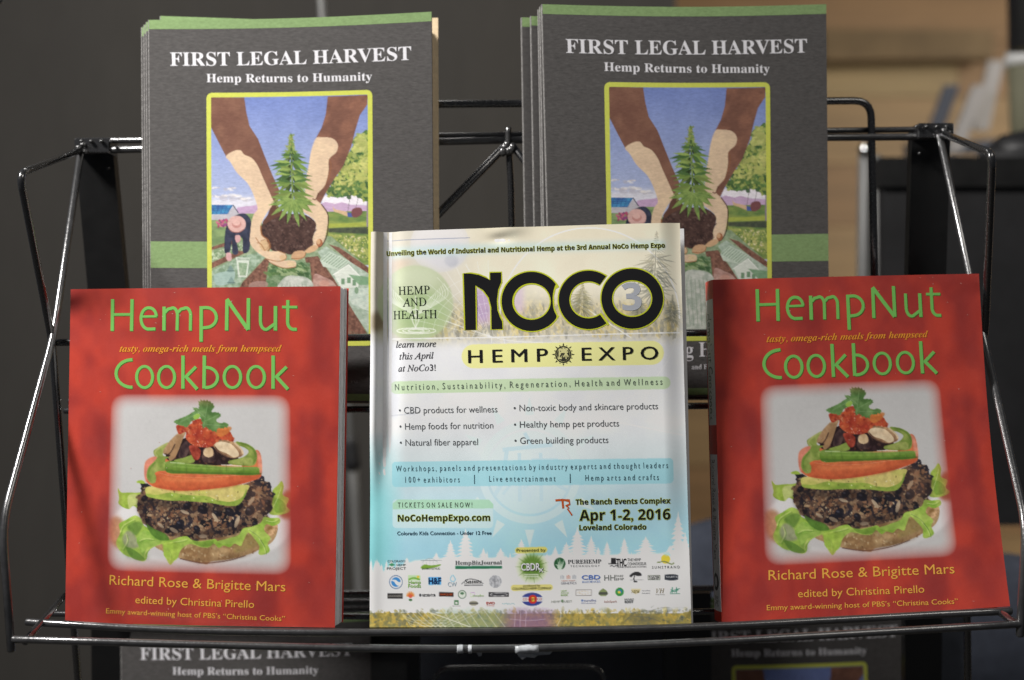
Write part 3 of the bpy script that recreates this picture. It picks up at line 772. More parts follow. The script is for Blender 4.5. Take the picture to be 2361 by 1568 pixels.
    cv.scatter([(540, 1340), (820, 1340), (840, 1420), (530, 1420)], 120, 4, 14, [(90, 124, 70), (60, 96, 56), (150, 172, 120)], .8, 26, rot=.3, aspect=(1.5, 3.5))
    cv.fill([(640, 1450), (740, 1430), (860, 1480), (900, 1700), (860, 1880), (560, 1880), (560, 1600)], (192, 196, 186), 1, sm=True, col2=(158, 170, 156), cell=16)
    for k in range(9): cv.line([(600 + 30 * k, 1480 + 12 * (k % 3)), (590 + 34 * k, 1600), (620 + 30 * k, 1850)], 5, (118, 140, 116), .7, sm=True)
    cv.fill([(870, 1420), (950, 1440), (1020, 1480), (1050, 1560), (980, 1600), (880, 1560)], (158, 116, 104), 1, sm=True, col2=(186, 148, 136), cell=14)
    cv.ell((950, 1490), 40, 26, (196, 142, 124), .8)
    cv.fill([(380, 1500), (440, 1470), (520, 1480), (500, 1540), (400, 1560)], (160, 128, 118), .8, sm=True)
    # greenhouse banknote
    cv.fill([(900, 1250), (960, 1205), (1290, 1420), (1290, 1880), (1180, 1720), (1050, 1500)], (176, 192, 176), 1, col2=(148, 170, 148), cell=9)
    cv.fill([(915, 1310), (985, 1245), (1140, 1320), (1060, 1385), (940, 1360)], (186, 202, 184), 1)
    for k in range(8): cv.line([(925 + 18 * k, 1312 + 9 * k), (990 + 19 * k, 1255 + 9 * k)], 5, (96, 132, 98), .85)
    cv.fill([(1020, 1420), (1130, 1345), (1220, 1450), (1200, 1520), (1070, 1520)], (206, 214, 202), 1)
    cv.line([(1010, 1425), (1130, 1345), (1230, 1450)], 8, (226, 230, 222), 1)
    for x, y in ((1075, 1450), (1120, 1440), (1160, 1460)): cv.fill([(x, y), (x + 26, y), (x + 26, y + 44), (x, y + 44)], (110, 146, 112), 1)
    cv.fill([(1130, 1420), (1210, 1500), (1290, 1500), (1290, 1440)], (104, 150, 106), .8)
    cv.fill([(1080, 1530), (1290, 1520), (1290, 1700), (1160, 1650)], (170, 190, 176), 1, col2=(196, 208, 194), cell=12)
    cv.ell((1190, 1540), 16, 26, (104, 140, 104), .8)
    for k in range(16): cv.line([(900 + k * 24, 1760 + 8 * k), (940 + k * 24, 1900)], 4, (112, 140, 110), .5)
    # farmer with hat
    cv.fill([(205, 1070), (240, 1000), (300, 965), (350, 960), (390, 1000), (400, 1060), (392, 1140), (380, 1240), (335, 1255), (330, 1150), (280, 1130), (300, 1255), (255, 1260), (250, 1160), (235, 1250), (195, 1255), (195, 1150)], (58, 62, 84), 1, sm=True, col2=(44, 48, 66), cell=14)
    cv.ell((287, 1040), 70, 64, (206, 160, 152), 1, n=30)
    cv.ell((286, 1040), 36, 30, (188, 128, 120), 1, n=20)
    cv.ell((284, 1030), 30, 20, (214, 168, 158), 1, n=20)
    cv.line([(224, 1070), (250, 1096), (300, 1102), (340, 1080)], 7, (150, 90, 84), .8, sm=True)
    cv.fill([(275, 1130), (310, 1125), (315, 1165), (285, 1180)], (198, 150, 150), 1, sm=True)
    cv.fill([(210, 1260), (240, 1260), (248, 1310), (220, 1320), (205, 1290)], (198, 150, 150), 1, sm=True)
    # tree and swing
    cv.line([(1262, 620), (1275, 800), (1272, 1060)], 16, (138, 126, 136), 1, sm=True)
    tree = [(1280, 355), (1215, 365), (1180, 395), (1160, 450), (1120, 520), (1080, 600), (1090, 640), (1020, 690), (1010, 740), (965, 780), (975, 820), (1040, 835), (1100, 830), (1180, 820), (1280, 830)]
    cv.fill(tree, (72, 106, 58), 1, sm=True, col2=(96, 128, 66), cell=16)
    cv.scatter(tree, 420, 7, 22, [(150, 164, 74), (166, 176, 92), (88, 124, 62), (60, 94, 54)], .85, 31, sm=True, aspect=(1, 2))
    cv.scatter([(1110, 600), (1280, 540), (1280, 680), (1020, 790), (1000, 720)], 90, 8, 20, [(178, 184, 92), (192, 192, 104)], .75, 32, aspect=(1, 2.4))
    cv.scatter([(1180, 380), (1280, 360), (1280, 460), (1150, 500)], 50, 8, 18, [(172, 180, 92), (186, 188, 104)], .75, 33, aspect=(1, 2.4))
    cv.line([(1150, 790), (1125, 940)], 3, (96, 84, 84), .9); cv.line([(1205, 830), (1175, 960)], 3, (96, 84, 84), .9)
    cv.fill([(1015, 900), (1030, 925), (1100, 940), (1130, 955), (1125, 980), (1060, 955), (1020, 940)], (206, 170, 130), 1, sm=True)
    cv.fill([(1120, 950), (1160, 955), (1165, 985), (1125, 985)], (70, 90, 160), 1)
    cv.fill([(1160, 925), (1220, 915), (1232, 960), (1185, 990), (1155, 975)], (122, 72, 74), 1, sm=True)
    # arms
    br, br2 = (116, 76, 62), (130, 88, 70)
    cv.fill([(90, 74), (345, 72), (360, 180), (385, 290), (450, 390), (500, 520), (560, 670), (610, 780), (600, 860), (560, 900), (480, 700), (420, 560), (320, 530), (205, 525), (150, 420), (90, 300)], br, 1, col2=br2, cell=40)
    cv.fill([(975, 64), (1276, 55), (1270, 130), (1215, 210), (1180, 330), (1150, 450), (1090, 600), (1020, 700), (960, 800), (915, 890), (860, 860), (880, 700), (960, 560), (960, 430), (885, 385), (930, 300), (960, 200)], br, 1, col2=(140, 92, 72), cell=40)
    sk, sk2 = (208, 178, 146), (218, 188, 152)
    cv.fill([(205, 525), (260, 485), (315, 476), (345, 510), (400, 535), (445, 590), (480, 670), (520, 760), (560, 850), (575, 880), (540, 920), (500, 980), (470, 1050), (478, 1120), (520, 1160), (535, 1210), (520, 1245), (600, 1240), (655, 1265), (655, 1305), (600, 1315), (520, 1300), (430, 1240), (388, 1180), (390, 1110), (400, 1020), (420, 960), (445, 920), (420, 830), (370, 730), (290, 650), (240, 570)], sk, 1, sm=True, col2=sk2, cell=40)
    cv.fill([(885, 385), (930, 375), (1010, 385), (1050, 430), (1040, 490), (985, 545), (980, 640), (955, 740), (905, 800), (890, 850), (930, 890), (970, 950), (975, 1010), (960, 1120), (930, 1200), (890, 1215), (862, 1190), (865, 1130), (885, 1080), (880, 1020), (840, 980), (790, 940), (770, 870), (800, 800), (810, 700), (830, 600), (850, 480)], sk, 1, sm=True, col2=sk2, cell=40)
    # soil in the hands
    so = [(480, 1040), (520, 1000), (600, 960), (700, 960), (800, 965), (880, 1020), (882, 1080), (862, 1140), (860, 1200), (800, 1240), (740, 1250), (690, 1270), (620, 1245), (560, 1240), (530, 1200), (510, 1150), (475, 1120)]
    cv.fill(so, (66, 46, 42), 1, sm=True, col2=(84, 60, 54), cell=12)
    cv.scatter(so, 180, 3, 10, [(104, 78, 70), (46, 32, 32), (120, 94, 86)], .6, 34, sm=True)
    cv.fill([(540, 920), (575, 880), (600, 900), (640, 960), (560, 1000), (500, 1040), (485, 1020), (520, 970)], (96, 62, 50), 1, sm=True)
    oc = (150, 92, 52)
    cv.line([(470, 1050), (478, 1120), (525, 1160), (540, 1210), (525, 1245)], 10, oc, .9, sm=True)
    cv.line([(890, 1215), (930, 1200), (968, 1120), (978, 1010), (970, 950), (925, 885)], 8, (70, 44, 38), .9, sm=True)
    cv.line([(905, 800), (885, 850), (860, 845)], 8, (96, 56, 44), .9, sm=True)
    cv.line([(985, 545), (1000, 600), (975, 700), (945, 770)], 6, oc, .6, sm=True)
    cv.ell((497, 1200), 36, 44, (200, 166, 122), 1, rot=-.4); cv.line([(470, 1165), (510, 1160), (528, 1210), (500, 1240)], 4, oc, .8, sm=True)
    cv.ell((912, 1180), 24, 30, (160, 96, 62), 1); cv.ell((905, 1172), 15, 20, (206, 160, 116), 1)
    # fingers
    cv.fill([(520, 1300), (600, 1318), (680, 1312), (730, 1320), (735, 1355), (690, 1370), (620, 1362), (560, 1340)], sk, 1, sm=True)
    cv.fill([(700, 1290), (720, 1250), (770, 1238), (805, 1250), (795, 1290), (740, 1310)], (196, 152, 112), 1, sm=True)
    cv.fill([(805, 1240), (860, 1200), (905, 1210), (880, 1240), (825, 1258)], (202, 160, 118), 1, sm=True)
    cv.ell((700, 1340), 32, 20, (210, 184, 140), 1, rot=.1); cv.ell((635, 1290), 24, 20, (204, 168, 124), 1)
    for p in ([(500, 1300), (600, 1320), (660, 1300), (658, 1265)], [(540, 1330), (640, 1370), (735, 1362)], [(700, 1300), (790, 1292), (810, 1250)], [(600, 1240), (655, 1262)], [(440, 1180), (470, 1190), (500, 1240)], [(430, 1140), (460, 1185)]):
        cv.line(p, 6, oc, .85, sm=True)
    # the plant
    hemp_plant(cv, (698, 345), (712, 900), 195, 5)
    for ang, L in ((.05, 130), (.25, 160), (.6, 160), (1.0, 170), (1.35, 190), (1.8, 170), (2.15, 170), (2.5, 180), (2.9, 170), (3.25, 150)):
        p = np.array([712, 850.]); d = np.array([math.cos(ang), math.sin(ang)]); pr = np.array([-d[1], d[0]]); w = L * .11
        L = L * 1.15
        cv.fill([p, p + d * L * .35 + pr * w, p + d * L * .7 + pr * w * .7, p + d * L, p + d * L * .7 - pr * w * .7, p + d * L * .35 - pr * w], (98, 130, 60), 1, col2=(130, 156, 74), cell=14)
        cv.line([p, p + d * L * .9], 3, (150, 174, 96), .7)
    cv.scatter([(680, 360), (715, 350), (745, 480), (650, 480)], 40, 3, 7, [(150, 148, 84), (120, 140, 70)], .8, 36)
    gy = cv.img.mean(2, keepdims=True); cv.img = (gy + (cv.img - gy) * .84) * .93
    return cv
# ---------------- expo magazine back cover
L6 = Layout(1480, 880, 1.81615); L7 = Layout(1480, 1600, 1.81615); L8 = Layout(1480, 2100, 1.81615)
MAG_REF = [(857, 536), (1568, 513), (1594, 1440), (852, 1447)]
def conifer(cv, x, top, base, w, col, a=1, seed=0):
    r = np.random.default_rng(abs(seed + int(x))); n = 11; L, Rr = [], []
    for i in range(n):
        t = i / (n - 1); y = top + (base - top) * t; ww = w * 1.35 * (.06 + t ** .8) * r.uniform(.75, 1.2)
        L += [(x - ww * .35, y), (x - ww, y + (base - top) * .09)]; Rr += [(x + ww * .35, y), (x + ww * r.uniform(.85, 1.1), y + (base - top) * .08)]
    cv.fill([(x, top - 6)] + Rr + [(x + w, base + 30), (x - w, base + 30)] + L[::-1], col, a)
def paint_magazine():
    cv = Canvas(846, 506, 1600, 1455, 1.3)
    H, W = cv.H, cv.W; X, Y = cv.X, cv.Y
    rows = [(505, (214, 207, 184)), (560, (218, 211, 190)), (650, (220, 214, 194)), (720, (206, 202, 188)), (765, (196, 197, 198)), (800, (212, 213, 216)),
            (980, (214, 216, 219)), (1060, (200, 211, 214)), (1130, (184, 207, 215)), (1200, (168, 205, 217)), (1260, (158, 203, 219)), (1455, (158, 203, 219))]
    ys = [r[0] for r in rows]
    for c in range(3): cv.img[..., c] = np.interp(Y + (X - 1200) * .02, ys, [r[1][c] for r in rows])
    lft = np.clip((1010 - X) / 150, 0, 1) * np.clip((800 - Y) / 120, 0, 1)
    cv.img += lft[..., None] * (np.array([164, 156, 136.]) - cv.img) * .75
    lf2 = np.clip((935 - X) / 60, 0, 1) * np.clip((Y - 1000) / 150, 0, 1)
    cv.img += lf2[..., None] * (np.array([132, 202, 206.]) - cv.img) * .9
    tl = np.clip((1130 - X) / 120, 0, 1) * np.clip((775 - Y) / 30, 0, 1)
    cv.img += tl[..., None] * (np.array([186, 183, 176.]) - cv.img) * .6
    cv.img += (fbm(H, W, 90, 5, 3)[..., None] - .5) * 16
    cv.lay = L6
    W_ = (236, 238, 238)
    # sunset wheat haze and field
    cv.fill([(560, 620), (900, 600), (1300, 590), (2240, 590), (2260, 860), (400, 880)], (158, 152, 130), .72, feather=22, col2=(206, 190, 140), cell=10)
    cv.scatter([(420, 700), (1000, 640), (2230, 600), (2240, 840), (400, 850)], 700, 5, 16, [(190, 172, 116), (150, 148, 130), (208, 190, 130), (150, 148, 138), (120, 120, 112)], .5, 41, rot=1.5, aspect=(1.5, 3.5))
    cv.fill([(60, 740), (500, 760), (560, 860), (60, 880)], (168, 162, 120), .5, feather=16, col2=(150, 140, 100), cell=10)
    cv.fill([(20, 700), (80, 660), (120, 760), (60, 830), (20, 800)], (96, 80, 56), .75, feather=8)
    cv.fill([(740, 500), (900, 500), (900, 760), (740, 760)], (176, 150, 190), .8, feather=12)
    cv.fill([(1040, 520), (1120, 480), (1130, 680), (1040, 680)], (196, 176, 200), .7, feather=8)
    cv.fill([(100, 300), (300, 250), (280, 420), (110, 420)], (196, 172, 152), .5, feather=14)
    # moon
    cv.ell((515, 180), 215, 205, (200, 199, 202), .55, n=50, feather=1)
    cv.ell((560, 250), 150, 110, (186, 188, 196), .5, n=30, feather=8); cv.ell((600, 300), 50, 46, (160, 164, 174), .7, feather=3)
    cv.ell((515, 180), 200, 190, (214, 212, 218), .35, n=50, feather=10)
    # green ball
    cv.ell((335, 610), 275, 275, (172, 184, 148), .8, n=60, feather=2)
    cv.ell((380, 680), 190, 170, (146, 174, 118), .6, n=40, feather=20); cv.ell((330, 430), 180, 90, (196, 204, 178), .6, feather=12)
    # wings, staff, ripples
    for s in (-1, 1):
        for k in range(9):
            x0 = 335 + s * (30 + k * 20)
            cv.line([(335 + s * 30, 640 + k * 6), (x0 + s * 40, 610 - k * 6), (335 + s * (120 + k * 11), 560 - k * 12)], 6, (222, 226, 214), .55, sm=True)
        cv.line([(335, 640 + 10), (335 + s * 30, 680), (335 - s * 24, 720), (335, 790)], 8, (222, 226, 214), .7, sm=True)
    cv.line([(336, 560), (338, 800)], 7, (222, 226, 214), .8)
    for rx in (60, 100, 145): cv.line([(340 + rx * math.cos(a), 812 + rx * .15 * math.sin(a)) for a in np.linspace(0, 6.1, 30)], 6, (226, 230, 222), .8)
    # web of fine lines
    for k in range(11):
        a = .25 + k * .13
        cv.line([(880, 860), (880 - 620 * math.cos(a), 860 - 560 * math.sin(a))], 3.5, W_, .42)
    for k in range(6): cv.line([(880 - (120 + 75 * k) * math.cos(a), 860 - (110 + 70 * k) * math.sin(a)) for a in np.linspace(.1, 1.5, 16)], 3.5, W_, .38)
    cv.line([(560, 740), (700, 790), (1000, 880), (1400, 900)], 4, W_, .7, sm=True)
    cv.line([(700, 330), (880, 600), (890, 900)], 4, W_, .5, sm=True)
    # big thin circle
    cv.line([(1600 + 650 * math.cos(a), 720 + 660 * math.sin(a)) for a in np.linspace(math.pi, 2 * math.pi, 50)], 9, (238, 238, 236), .75)
    cv.line([(1600 + 640 * math.cos(a), 720 + 640 * math.sin(a)) for a in np.linspace(.1, math.pi - .1, 50)], 5, (226, 228, 230), .6)
    cv.line([(1480, 590), (1900, 860)], 8, (234, 234, 232), .75)
    cv.line([(130, 872), (900, 860), (1500, 842), (2250, 820)], 7, (236, 238, 240), .9)
    # hemp silhouettes
    dk = ((132, 134, 122), (112, 116, 108), (146, 144, 122))
    hemp_plant(cv, (2085, 80), (2060, 620), 170, 8, dk, .55, .5)
    hemp_plant(cv, (1550, 450), (1540, 700), 120, 9, ((150, 146, 112), (130, 130, 108), (166, 158, 116)), .6, .6)
    hemp_plant(cv, (2200, 540), (2195, 760), 80, 10, dk, .7, .6)
    hemp_plant(cv, (1960, 560), (1960, 720), 90, 11, dk, .7, .6)
    for k in range(5):
        s = 1 if k % 2 else -1
        cv.line([(2060, 380 + 20 * k), (2060 + s * 90, 360 + 20 * k), (2060 + s * 170, 440 + 30 * k)], [2, 13, 2], (110, 114, 108), .6, n=1)
    # coloured bands behind lettering
    cv.fill([(118, 205), (1000, 172), (2150, 145), (2152, 215), (1000, 245), (118, 285)], (176, 204, 206), .62, feather=7)
    def pill(lay, p0, p1, hgt, col, a=1, r=None):
        cv.lay = lay; r = hgt / 2 if r is None else r
        p0 = np.array(p0, float); p1 = np.array(p1, float); d = (p1 - p0) / np.linalg.norm(p1 - p0); n = np.array([-d[1], d[0]])
        pts = []
        for cx, sx, sy in ((p1, 1, -1), (p1, 1, 1), (p0, -1, 1), (p0, -1, -1)):
            c = cx - d * sx * r + n * sy * (hgt / 2 - r)
            a0 = {(1, -1): -90, (1, 1): 0, (-1, 1): 90, (-1, -1): 180}[(sx, sy)]
            for t in range(0, 91, 15):
                q = math.radians(a0 + t); pts.append(c + d * math.cos(q) * r + n * math.sin(q) * r)
        cv.fill(pts, col, a)
    pill(L6, (672, 1000), (2137, 967), 174, (222, 216, 148))
    pill(L6, (145, 1227), (2185, 1185), 92, (186, 206, 172))
    # sun watermark
    cv.lay = L7
    cen = (1165, 530)
    lt = (204, 218, 224)
    t = np.linspace(0, 2 * math.pi, 60)
    def ring(r0, r1, col, a):
        cv.line([(cen[0] + (r0 + r1) / 2 * math.cos(q), cen[1] + (r0 + r1) / 2 * math.sin(q)) for q in t[:-1]], abs(r1 - r0), col, a, closed=True)
    ring(318, 372, lt, .6); cv.ell(cen, 300, 300, lt, .55, n=60)
    for k in range(12):
        q = k * math.pi / 6 + math.pi / 6 * 0; d = np.array([math.cos(q), math.sin(q)]); n = np.array([-d[1], d[0]])
        c = np.array(cen)
        cv.fill([c + d * 415 + n * 34, c + d * 545, c + d * 415 - n * 34], lt, .85)
    kc = (184, 208, 217)
    cv.line([(970, 368), (1140, 350), (1330, 330)], 30, kc, .9); cv.line([(1130, 245), (1175, 330)], 26, kc, .9, sm=False)
    cv.line([(1000, 370), (985, 480), (960, 610), (910, 700)], 30, kc, .9, sm=True)
    for x in (1090, 1245): cv.line([(x, 390), (x + 4, 560), (x + 6, 740)], 26, kc, .9, sm=True)
    cv.line([(1010, 470), (1160, 450)], 22, kc, .9); cv.line([(1180, 440), (1370, 440)], 22, kc, .9)
    cv.line([(1080, 490), (1040, 600), (970, 690)], 20, kc, .9, sm=True); cv.line([(1110, 500), (1140, 590)], 20, kc, .9)
    cv.line([(1230, 480), (1190, 580), (1120, 650)], 20, kc, .9, sm=True); cv.line([(1270, 480), (1340, 600), (1440, 660)], 24, kc, .9, sm=True)
    cv.line([(1300, 0), (1500, 100), (2280, 260)], 8, (226, 228, 230), .7, sm=True)
    pill(L7, (160, 550), (2205, 517), 184, (138, 196, 208), .72, 30)
    pill(L7, (165, 834), (900, 830), 205, (196, 216, 220), .75, 26)
    cv.lay = L7
    cv.fill([(166, 760), (200, 732), (870, 728), (902, 760), (902, 792), (166, 802)], (162, 204, 176), .95)
    # white forest
    cv.lay = L8
    wt = (229, 231, 233)
    cv.fill([(-40, 370), (100, 350), (330, 262), (600, 238), (1000, 240), (1300, 222), (1600, 222), (2100, 210), (2400, 160), (2400, 900), (-60, 900)], wt, 1, feather=2)
    rr = np.random.default_rng(7)
    for (x, top, base, w) in ((700, 35, 300, 75), (590, 120, 300, 60), (830, 170, 290, 45), (955, 170, 290, 55), (1105, 105, 260, 60), (485, 205, 300, 40), (270, 240, 320, 30), (1510, 20, 260, 70),
                              (1430, 130, 260, 60), (1610, 85, 260, 55), (1350, 160, 260, 40), (1725, 125, 250, 36), (1850, 95, 250, 40), (2005, 92, 260, 90), (2240, -90, 240, 60), (2180, 150, 260, 50), (155, 260, 340, 30), (35, 300, 380, 25), (85, 290, 380, 26), (1660, 160, 250, 26), (2290, 60, 300, 50), (330, 262, 330, 34)):
        conifer(cv, x, top, base, w, wt, 1, 3)
    for k in range(60):
        x = rr.uniform(-20, 2350); conifer(cv, x, 225 + rr.uniform(-30, 20) + (x < 450) * 50, 300 + (x < 450) * 60, 22, wt, .9, k)
    # bottom field
    base = cv.img.copy()
    cv.fill([(-60, 640), (2420, 640), (2420, 860), (-60, 860)], (150, 140, 84), 1, col2=(188, 164, 84), cell=10)
    cv.scatter([(-40, 620), (2400, 600), (2400, 860), (-40, 860)], 1500, 5, 18, [(196, 168, 78), (120, 124, 92), (158, 144, 76), (206, 184, 96), (128, 118, 70), (98, 104, 96)], .55, 51, aspect=(1, 2))
    cv.fill([(480, 600), (1000, 600), (1000, 800), (480, 800)], (134, 158, 130), .62, feather=26)
    cv.fill([(1000, 610), (1340, 600), (1340, 800), (980, 800)], (140, 104, 140), .78, feather=20)
    cv.fill([(1880, 640), (2100, 640), (2080, 740), (1900, 740)], (96, 96, 84), .5, feather=12)
    for k in range(5): cv.line([(240 + k * 40, 600), (330 + k * 45, 700), (460 + k * 30, 760)], 6, (214, 214, 196), .55, sm=True)
    for k in range(4): cv.line([(220 + 20 * k, 640 + 22 * k), (330, 690 + 18 * k), (560, 690 + 20 * k)], 5, (214, 214, 196), .5, sm=True)
    for k in range(7): cv.line([(520 + k * 60, 600), (620 + k * 62, 745)], 6, (216, 216, 206), .5)
    for k in range(5): cv.line([(860 - k * 60, 600), (560 - k * 30, 745)], 6, (216, 216, 206), .4)
    for x in (1060, 1100, 1140): cv.line([(x, 620), (x - 8, 745)], 5, (206, 190, 212), .5)
    cv.line([(1020, 680), (1150, 690), (1280, 680)], 5, (206, 190, 212), .5, sm=True)
    cv.line([(330, 605), (500, 655), (740, 740)], 6, (226, 226, 214), .8, sm=True)
    cv.line([(1390, 620), (1385, 680), (1350, 745)], 6, (226, 226, 214), .5, sm=True)
    for p in ([(1850, 700), (1920, 640), (2010, 620), (2120, 640)], [(1900, 660), (2020, 670), (2110, 700)], [(2040, 600), (2110, 560), (2190, 580)], [(2000, 640), (2120, 600), (2300, 600)]): cv.line(p, 8, (104, 104, 92), .55, sm=True)
    f = cv.img
    q = (cv.Y - 1387) / 22 - (np.abs(cv.X - 1225) / 700) * .2
    k = np.clip(q + (fbm(H, W, 14, 60, 3) - .5) * .9, 0, 1)[..., None]
    cv.img = base * (1 - k) + f * k
    cv.lay = L8
    # white glow under the sponsor pictures, then their marks
    def mark(*a, **kw): cv.fill(*a, **kw)
    pill(L8, (1058, 186), (1292, 180), 44, (212, 206, 112)); pill(L8, (1026, 456), (1332, 452), 44, (214, 206, 128))
    cv.lay = L8
    cv.ell((1182, 305), 108, 112, (156, 180, 96), .55, n=40, feather=9)
    for i in range(22):
        q = i * 2 * math.pi / 22; L = 128 if i % 2 else 100
        cv.fill([(1182 + 40 * math.cos(q - .12), 305 + 40 * math.sin(q - .12)), (1182 + L * math.cos(q), 305 + L * math.sin(q)), (1182 + 40 * math.cos(q + .12), 305 + 40 * math.sin(q + .12))], (92, 128, 50), .8)
    cv.ell((1182, 305), 78, 82, (84, 124, 40), .75, n=40, feather=4)
    for y in (360, 374): cv.line([(1125, y), (1228, y)], 9, (230, 232, 226), .7)
    cv.ell((1182, 538), 78, 48, (58, 70, 140), 1, n=50)
    cv.fill([(1108, 522), (1256, 522), (1260, 538), (1256, 553), (1108, 553), (1104, 538)], (236, 236, 238), 1)
    cv.ell((1186, 538), 32, 32, (196, 56, 46), 1, n=30); cv.ell((1188, 538), 16, 16, (222, 190, 70), 1, n=20)
    # pure hemp ball
    cv.ell((1382, 282), 42, 44, (46, 92, 58), 1, n=30)
    for dx, h_ in ((-26, 30), (-12, 70), (2, 90), (16, 60), (30, 80)): cv.line([(1382 + dx * .2, 325), (1382 + dx * .7, 290), (1382 + dx * 1.2, 320 - h_)], [12, 8, 1], (196, 214, 196), .9)
    cv.fill([(1752, 243), (1790, 243), (1790, 280), (1810, 280), (1810, 288), (1733, 288), (1733, 280), (1752, 280)], (44, 44, 46), 1)
    cv.line([(1745, 302), (1760, 296), (1775, 304), (1790, 296), (1808, 304)], 6, (44, 44, 46), .9, sm=True)
    cv.ell((2148, 250), 33, 34, (228, 200, 70), 1, n=30); cv.line([(2085, 276), (2140, 268), (2190, 286), (2210, 276)], 9, (120, 134, 84), 1, sm=True)
    cv.fill([(2130, 210), (2170, 195), (2190, 225), (2150, 230)], (150, 204, 226), .5)
    # hemp project, enviro, journal band
    cv.fill([(135, 294), (160, 280), (186, 294), (160, 306)], (70, 140, 100), 1)
    for k in range(5): cv.line([(395 + 22 * k, 262 - 12 * math.sin(k)), (380 + 30 * k, 300)], 3, (170, 176, 178), .8)
    cv.line([(440 - 60, 275), (440, 244), (500, 275)], 4, (160, 166, 168), .8, sm=True)
    cv.fill([(372, 310), (400, 290), (450, 296), (520, 288), (500, 304), (440, 318), (385, 322)], (120, 158, 60), 1, sm=True)
    cv.line([(372, 262), (528, 262)], 4, (120, 124, 126), .8)
    cv.fill([(625, 299), (964, 296), (964, 316), (625, 321)], (48, 116, 86), 1)
    # second row
    cv.ell((190, 418), 50, 50, (86, 112, 148), 1, n=36); cv.ell((190, 418), 44, 44, (224, 226, 230), 1, n=36); cv.ell((190, 418), 35, 35, (66, 134, 196), 1, n=30)
    cv.fill([(150, 405), (185, 402), (215, 420), (235, 398), (240, 380), (222, 440), (196, 440), (175, 415)], (236, 238, 240), 1, sm=True)
    cv.fill([(280, 368), (370, 368), (370, 406), (280, 406)], (184, 214, 168), 1); cv.ell((352, 380), 10, 10, (232, 190, 70), 1); cv.line([(282, 400), (320, 388), (366, 400)], 12, (116, 168, 70), 1, sm=True)
    cv.fill([(428, 380), (522, 378), (522, 436), (428, 438)], (92, 164, 220), 1)
    cv.line([(606, 362), (590, 385), (592, 405), (612, 412), (624, 398), (620, 384), (606, 362)], 7, (130, 186, 210), 1, sm=True)
    cv.line([(668, 430), (720, 394), (780, 400), (828, 426)], 6, (60, 60, 64), .8, sm=True); cv.line([(690, 438), (826, 436)], 7, (60, 60, 64), .8)
    cv.ell((915, 410), 46, 46, (148, 150, 156), 1, n=30, col2=(196, 198, 202), cell=5); cv.ell((915, 410), 26, 22, (120, 122, 128), .7, col2=(210, 210, 214), cell=4)
    for i, x in enumerate((1400, 1445, 1487)):
        for j in range(3): cv.line([(x - 10 + 10 * j, 362 + 6 * (j != 1)), (x - 10 + 10 * j, 392)], 7, (184, 110, 84) if i == 1 else (156, 160, 166), .9)
    # tree mark
    cv.fill([(1885, 372), (1905, 352), (1935, 340), (1965, 348), (1975, 368), (1945, 372), (1920, 366), (1900, 380)], (52, 52, 54), 1, sm=True)
    cv.line([(1925, 368), (1918, 395), (1930, 416)], 7, (52, 52, 54), 1, sm=True); cv.ell((1930, 412), 15, 6, (52, 52, 54), 1); cv.line([(1890, 400), (1992, 398)], 3, (130, 130, 134), .8)
    cv.fill([(2020, 364), (2108, 364), (2108, 402), (2020, 402)], (96, 104, 90), 1); cv.fill([(2025, 369), (2103, 369), (2103, 397), (2025, 397)], (222, 222, 216), 1)
    cv.fill([(2142, 362), (2190, 358), (2238, 362), (2238, 400), (2190, 404), (2142, 400)], (54, 58, 66), 1)
    # third row
    cv.fill([(127, 498), (240, 498), (240, 537), (127, 537)], (52, 50, 50), 1)
    for i in range(12):
        q = math.pi + i * math.pi / 11; cv.line([(296 + 14 * math.cos(q), 518 + 14 * math.sin(q)), (296 + 36 * math.cos(q), 518 + 36 * math.sin(q))], [8, 6, 2], (214, 138, 70), 1, n=1)
    cv.ell((296, 518), 16, 14, (206, 96, 70), 1); cv.ell((296, 546), 14, 9, (70, 110, 70), 1)
    cv.ell((368, 511), 10, 11, (70, 72, 76), 1)
    cv.fill([(505, 488), (611, 488), (611, 521), (505, 521)], (44, 42, 44), 1)
    cv.ell((674, 504), 31, 31, (66, 96, 76), 1, n=30); cv.ell((674, 504), 26, 26, (210, 220, 208), 1, n=26); cv.ell((674, 496), 14, 10, (84, 120, 90), 1)
    cv.line([(735, 492), (735, 522), (760, 522)], 4, (150, 196, 110), 1); cv.line([(735, 492), (765, 490), (765, 512)], 4, (170, 120, 180), 1)
    cv.fill([(865, 488), (1014, 488), (1014, 520), (865, 520)], (60, 60, 62), 1); cv.ell((940, 504), 64, 12, (220, 220, 222), 1, n=26); cv.ell((940, 504), 59, 9, (70, 70, 74), 1, n=26)
    cv.fill([(1497, 469), (1613, 469), (1613, 513), (1497, 513)], (120, 112, 108), 1); cv.fill([(1501, 473), (1609, 473), (1609, 509), (1501, 509)], (228, 228, 226), 1); cv.line([(1508, 491), (1555, 478), (1604, 491), (1555, 504), (1508, 491)], 3, (190, 170, 140), 1)
    cv.fill([(1696, 460), (1722, 478), (1732, 500), (1715, 516), (1677, 516), (1660, 500), (1670, 478)], (128, 142, 96), 1); cv.fill([(1664, 488), (1728, 488), (1728, 506), (1664, 506)], (80, 84, 76), 1)
    cv.ell((1815, 486), 31, 31, (62, 142, 70), 1, n=30); cv.ell((1817, 482), 16, 15, (60, 120, 170), 1); cv.ell((1812, 488), 11, 10, (214, 200, 80), 1)
    cv.fill([(1896, 462), (1970, 462), (1960, 488), (1932, 504), (1904, 488)], (206, 194, 150), .8)
    cv.line([(2185, 470), (2210, 486), (2240, 470)], 7, (60, 130, 106), 1)
    for x in (2196, 2226): cv.line([(x, 452), (x, 494)], 8, (60, 130, 106), 1)
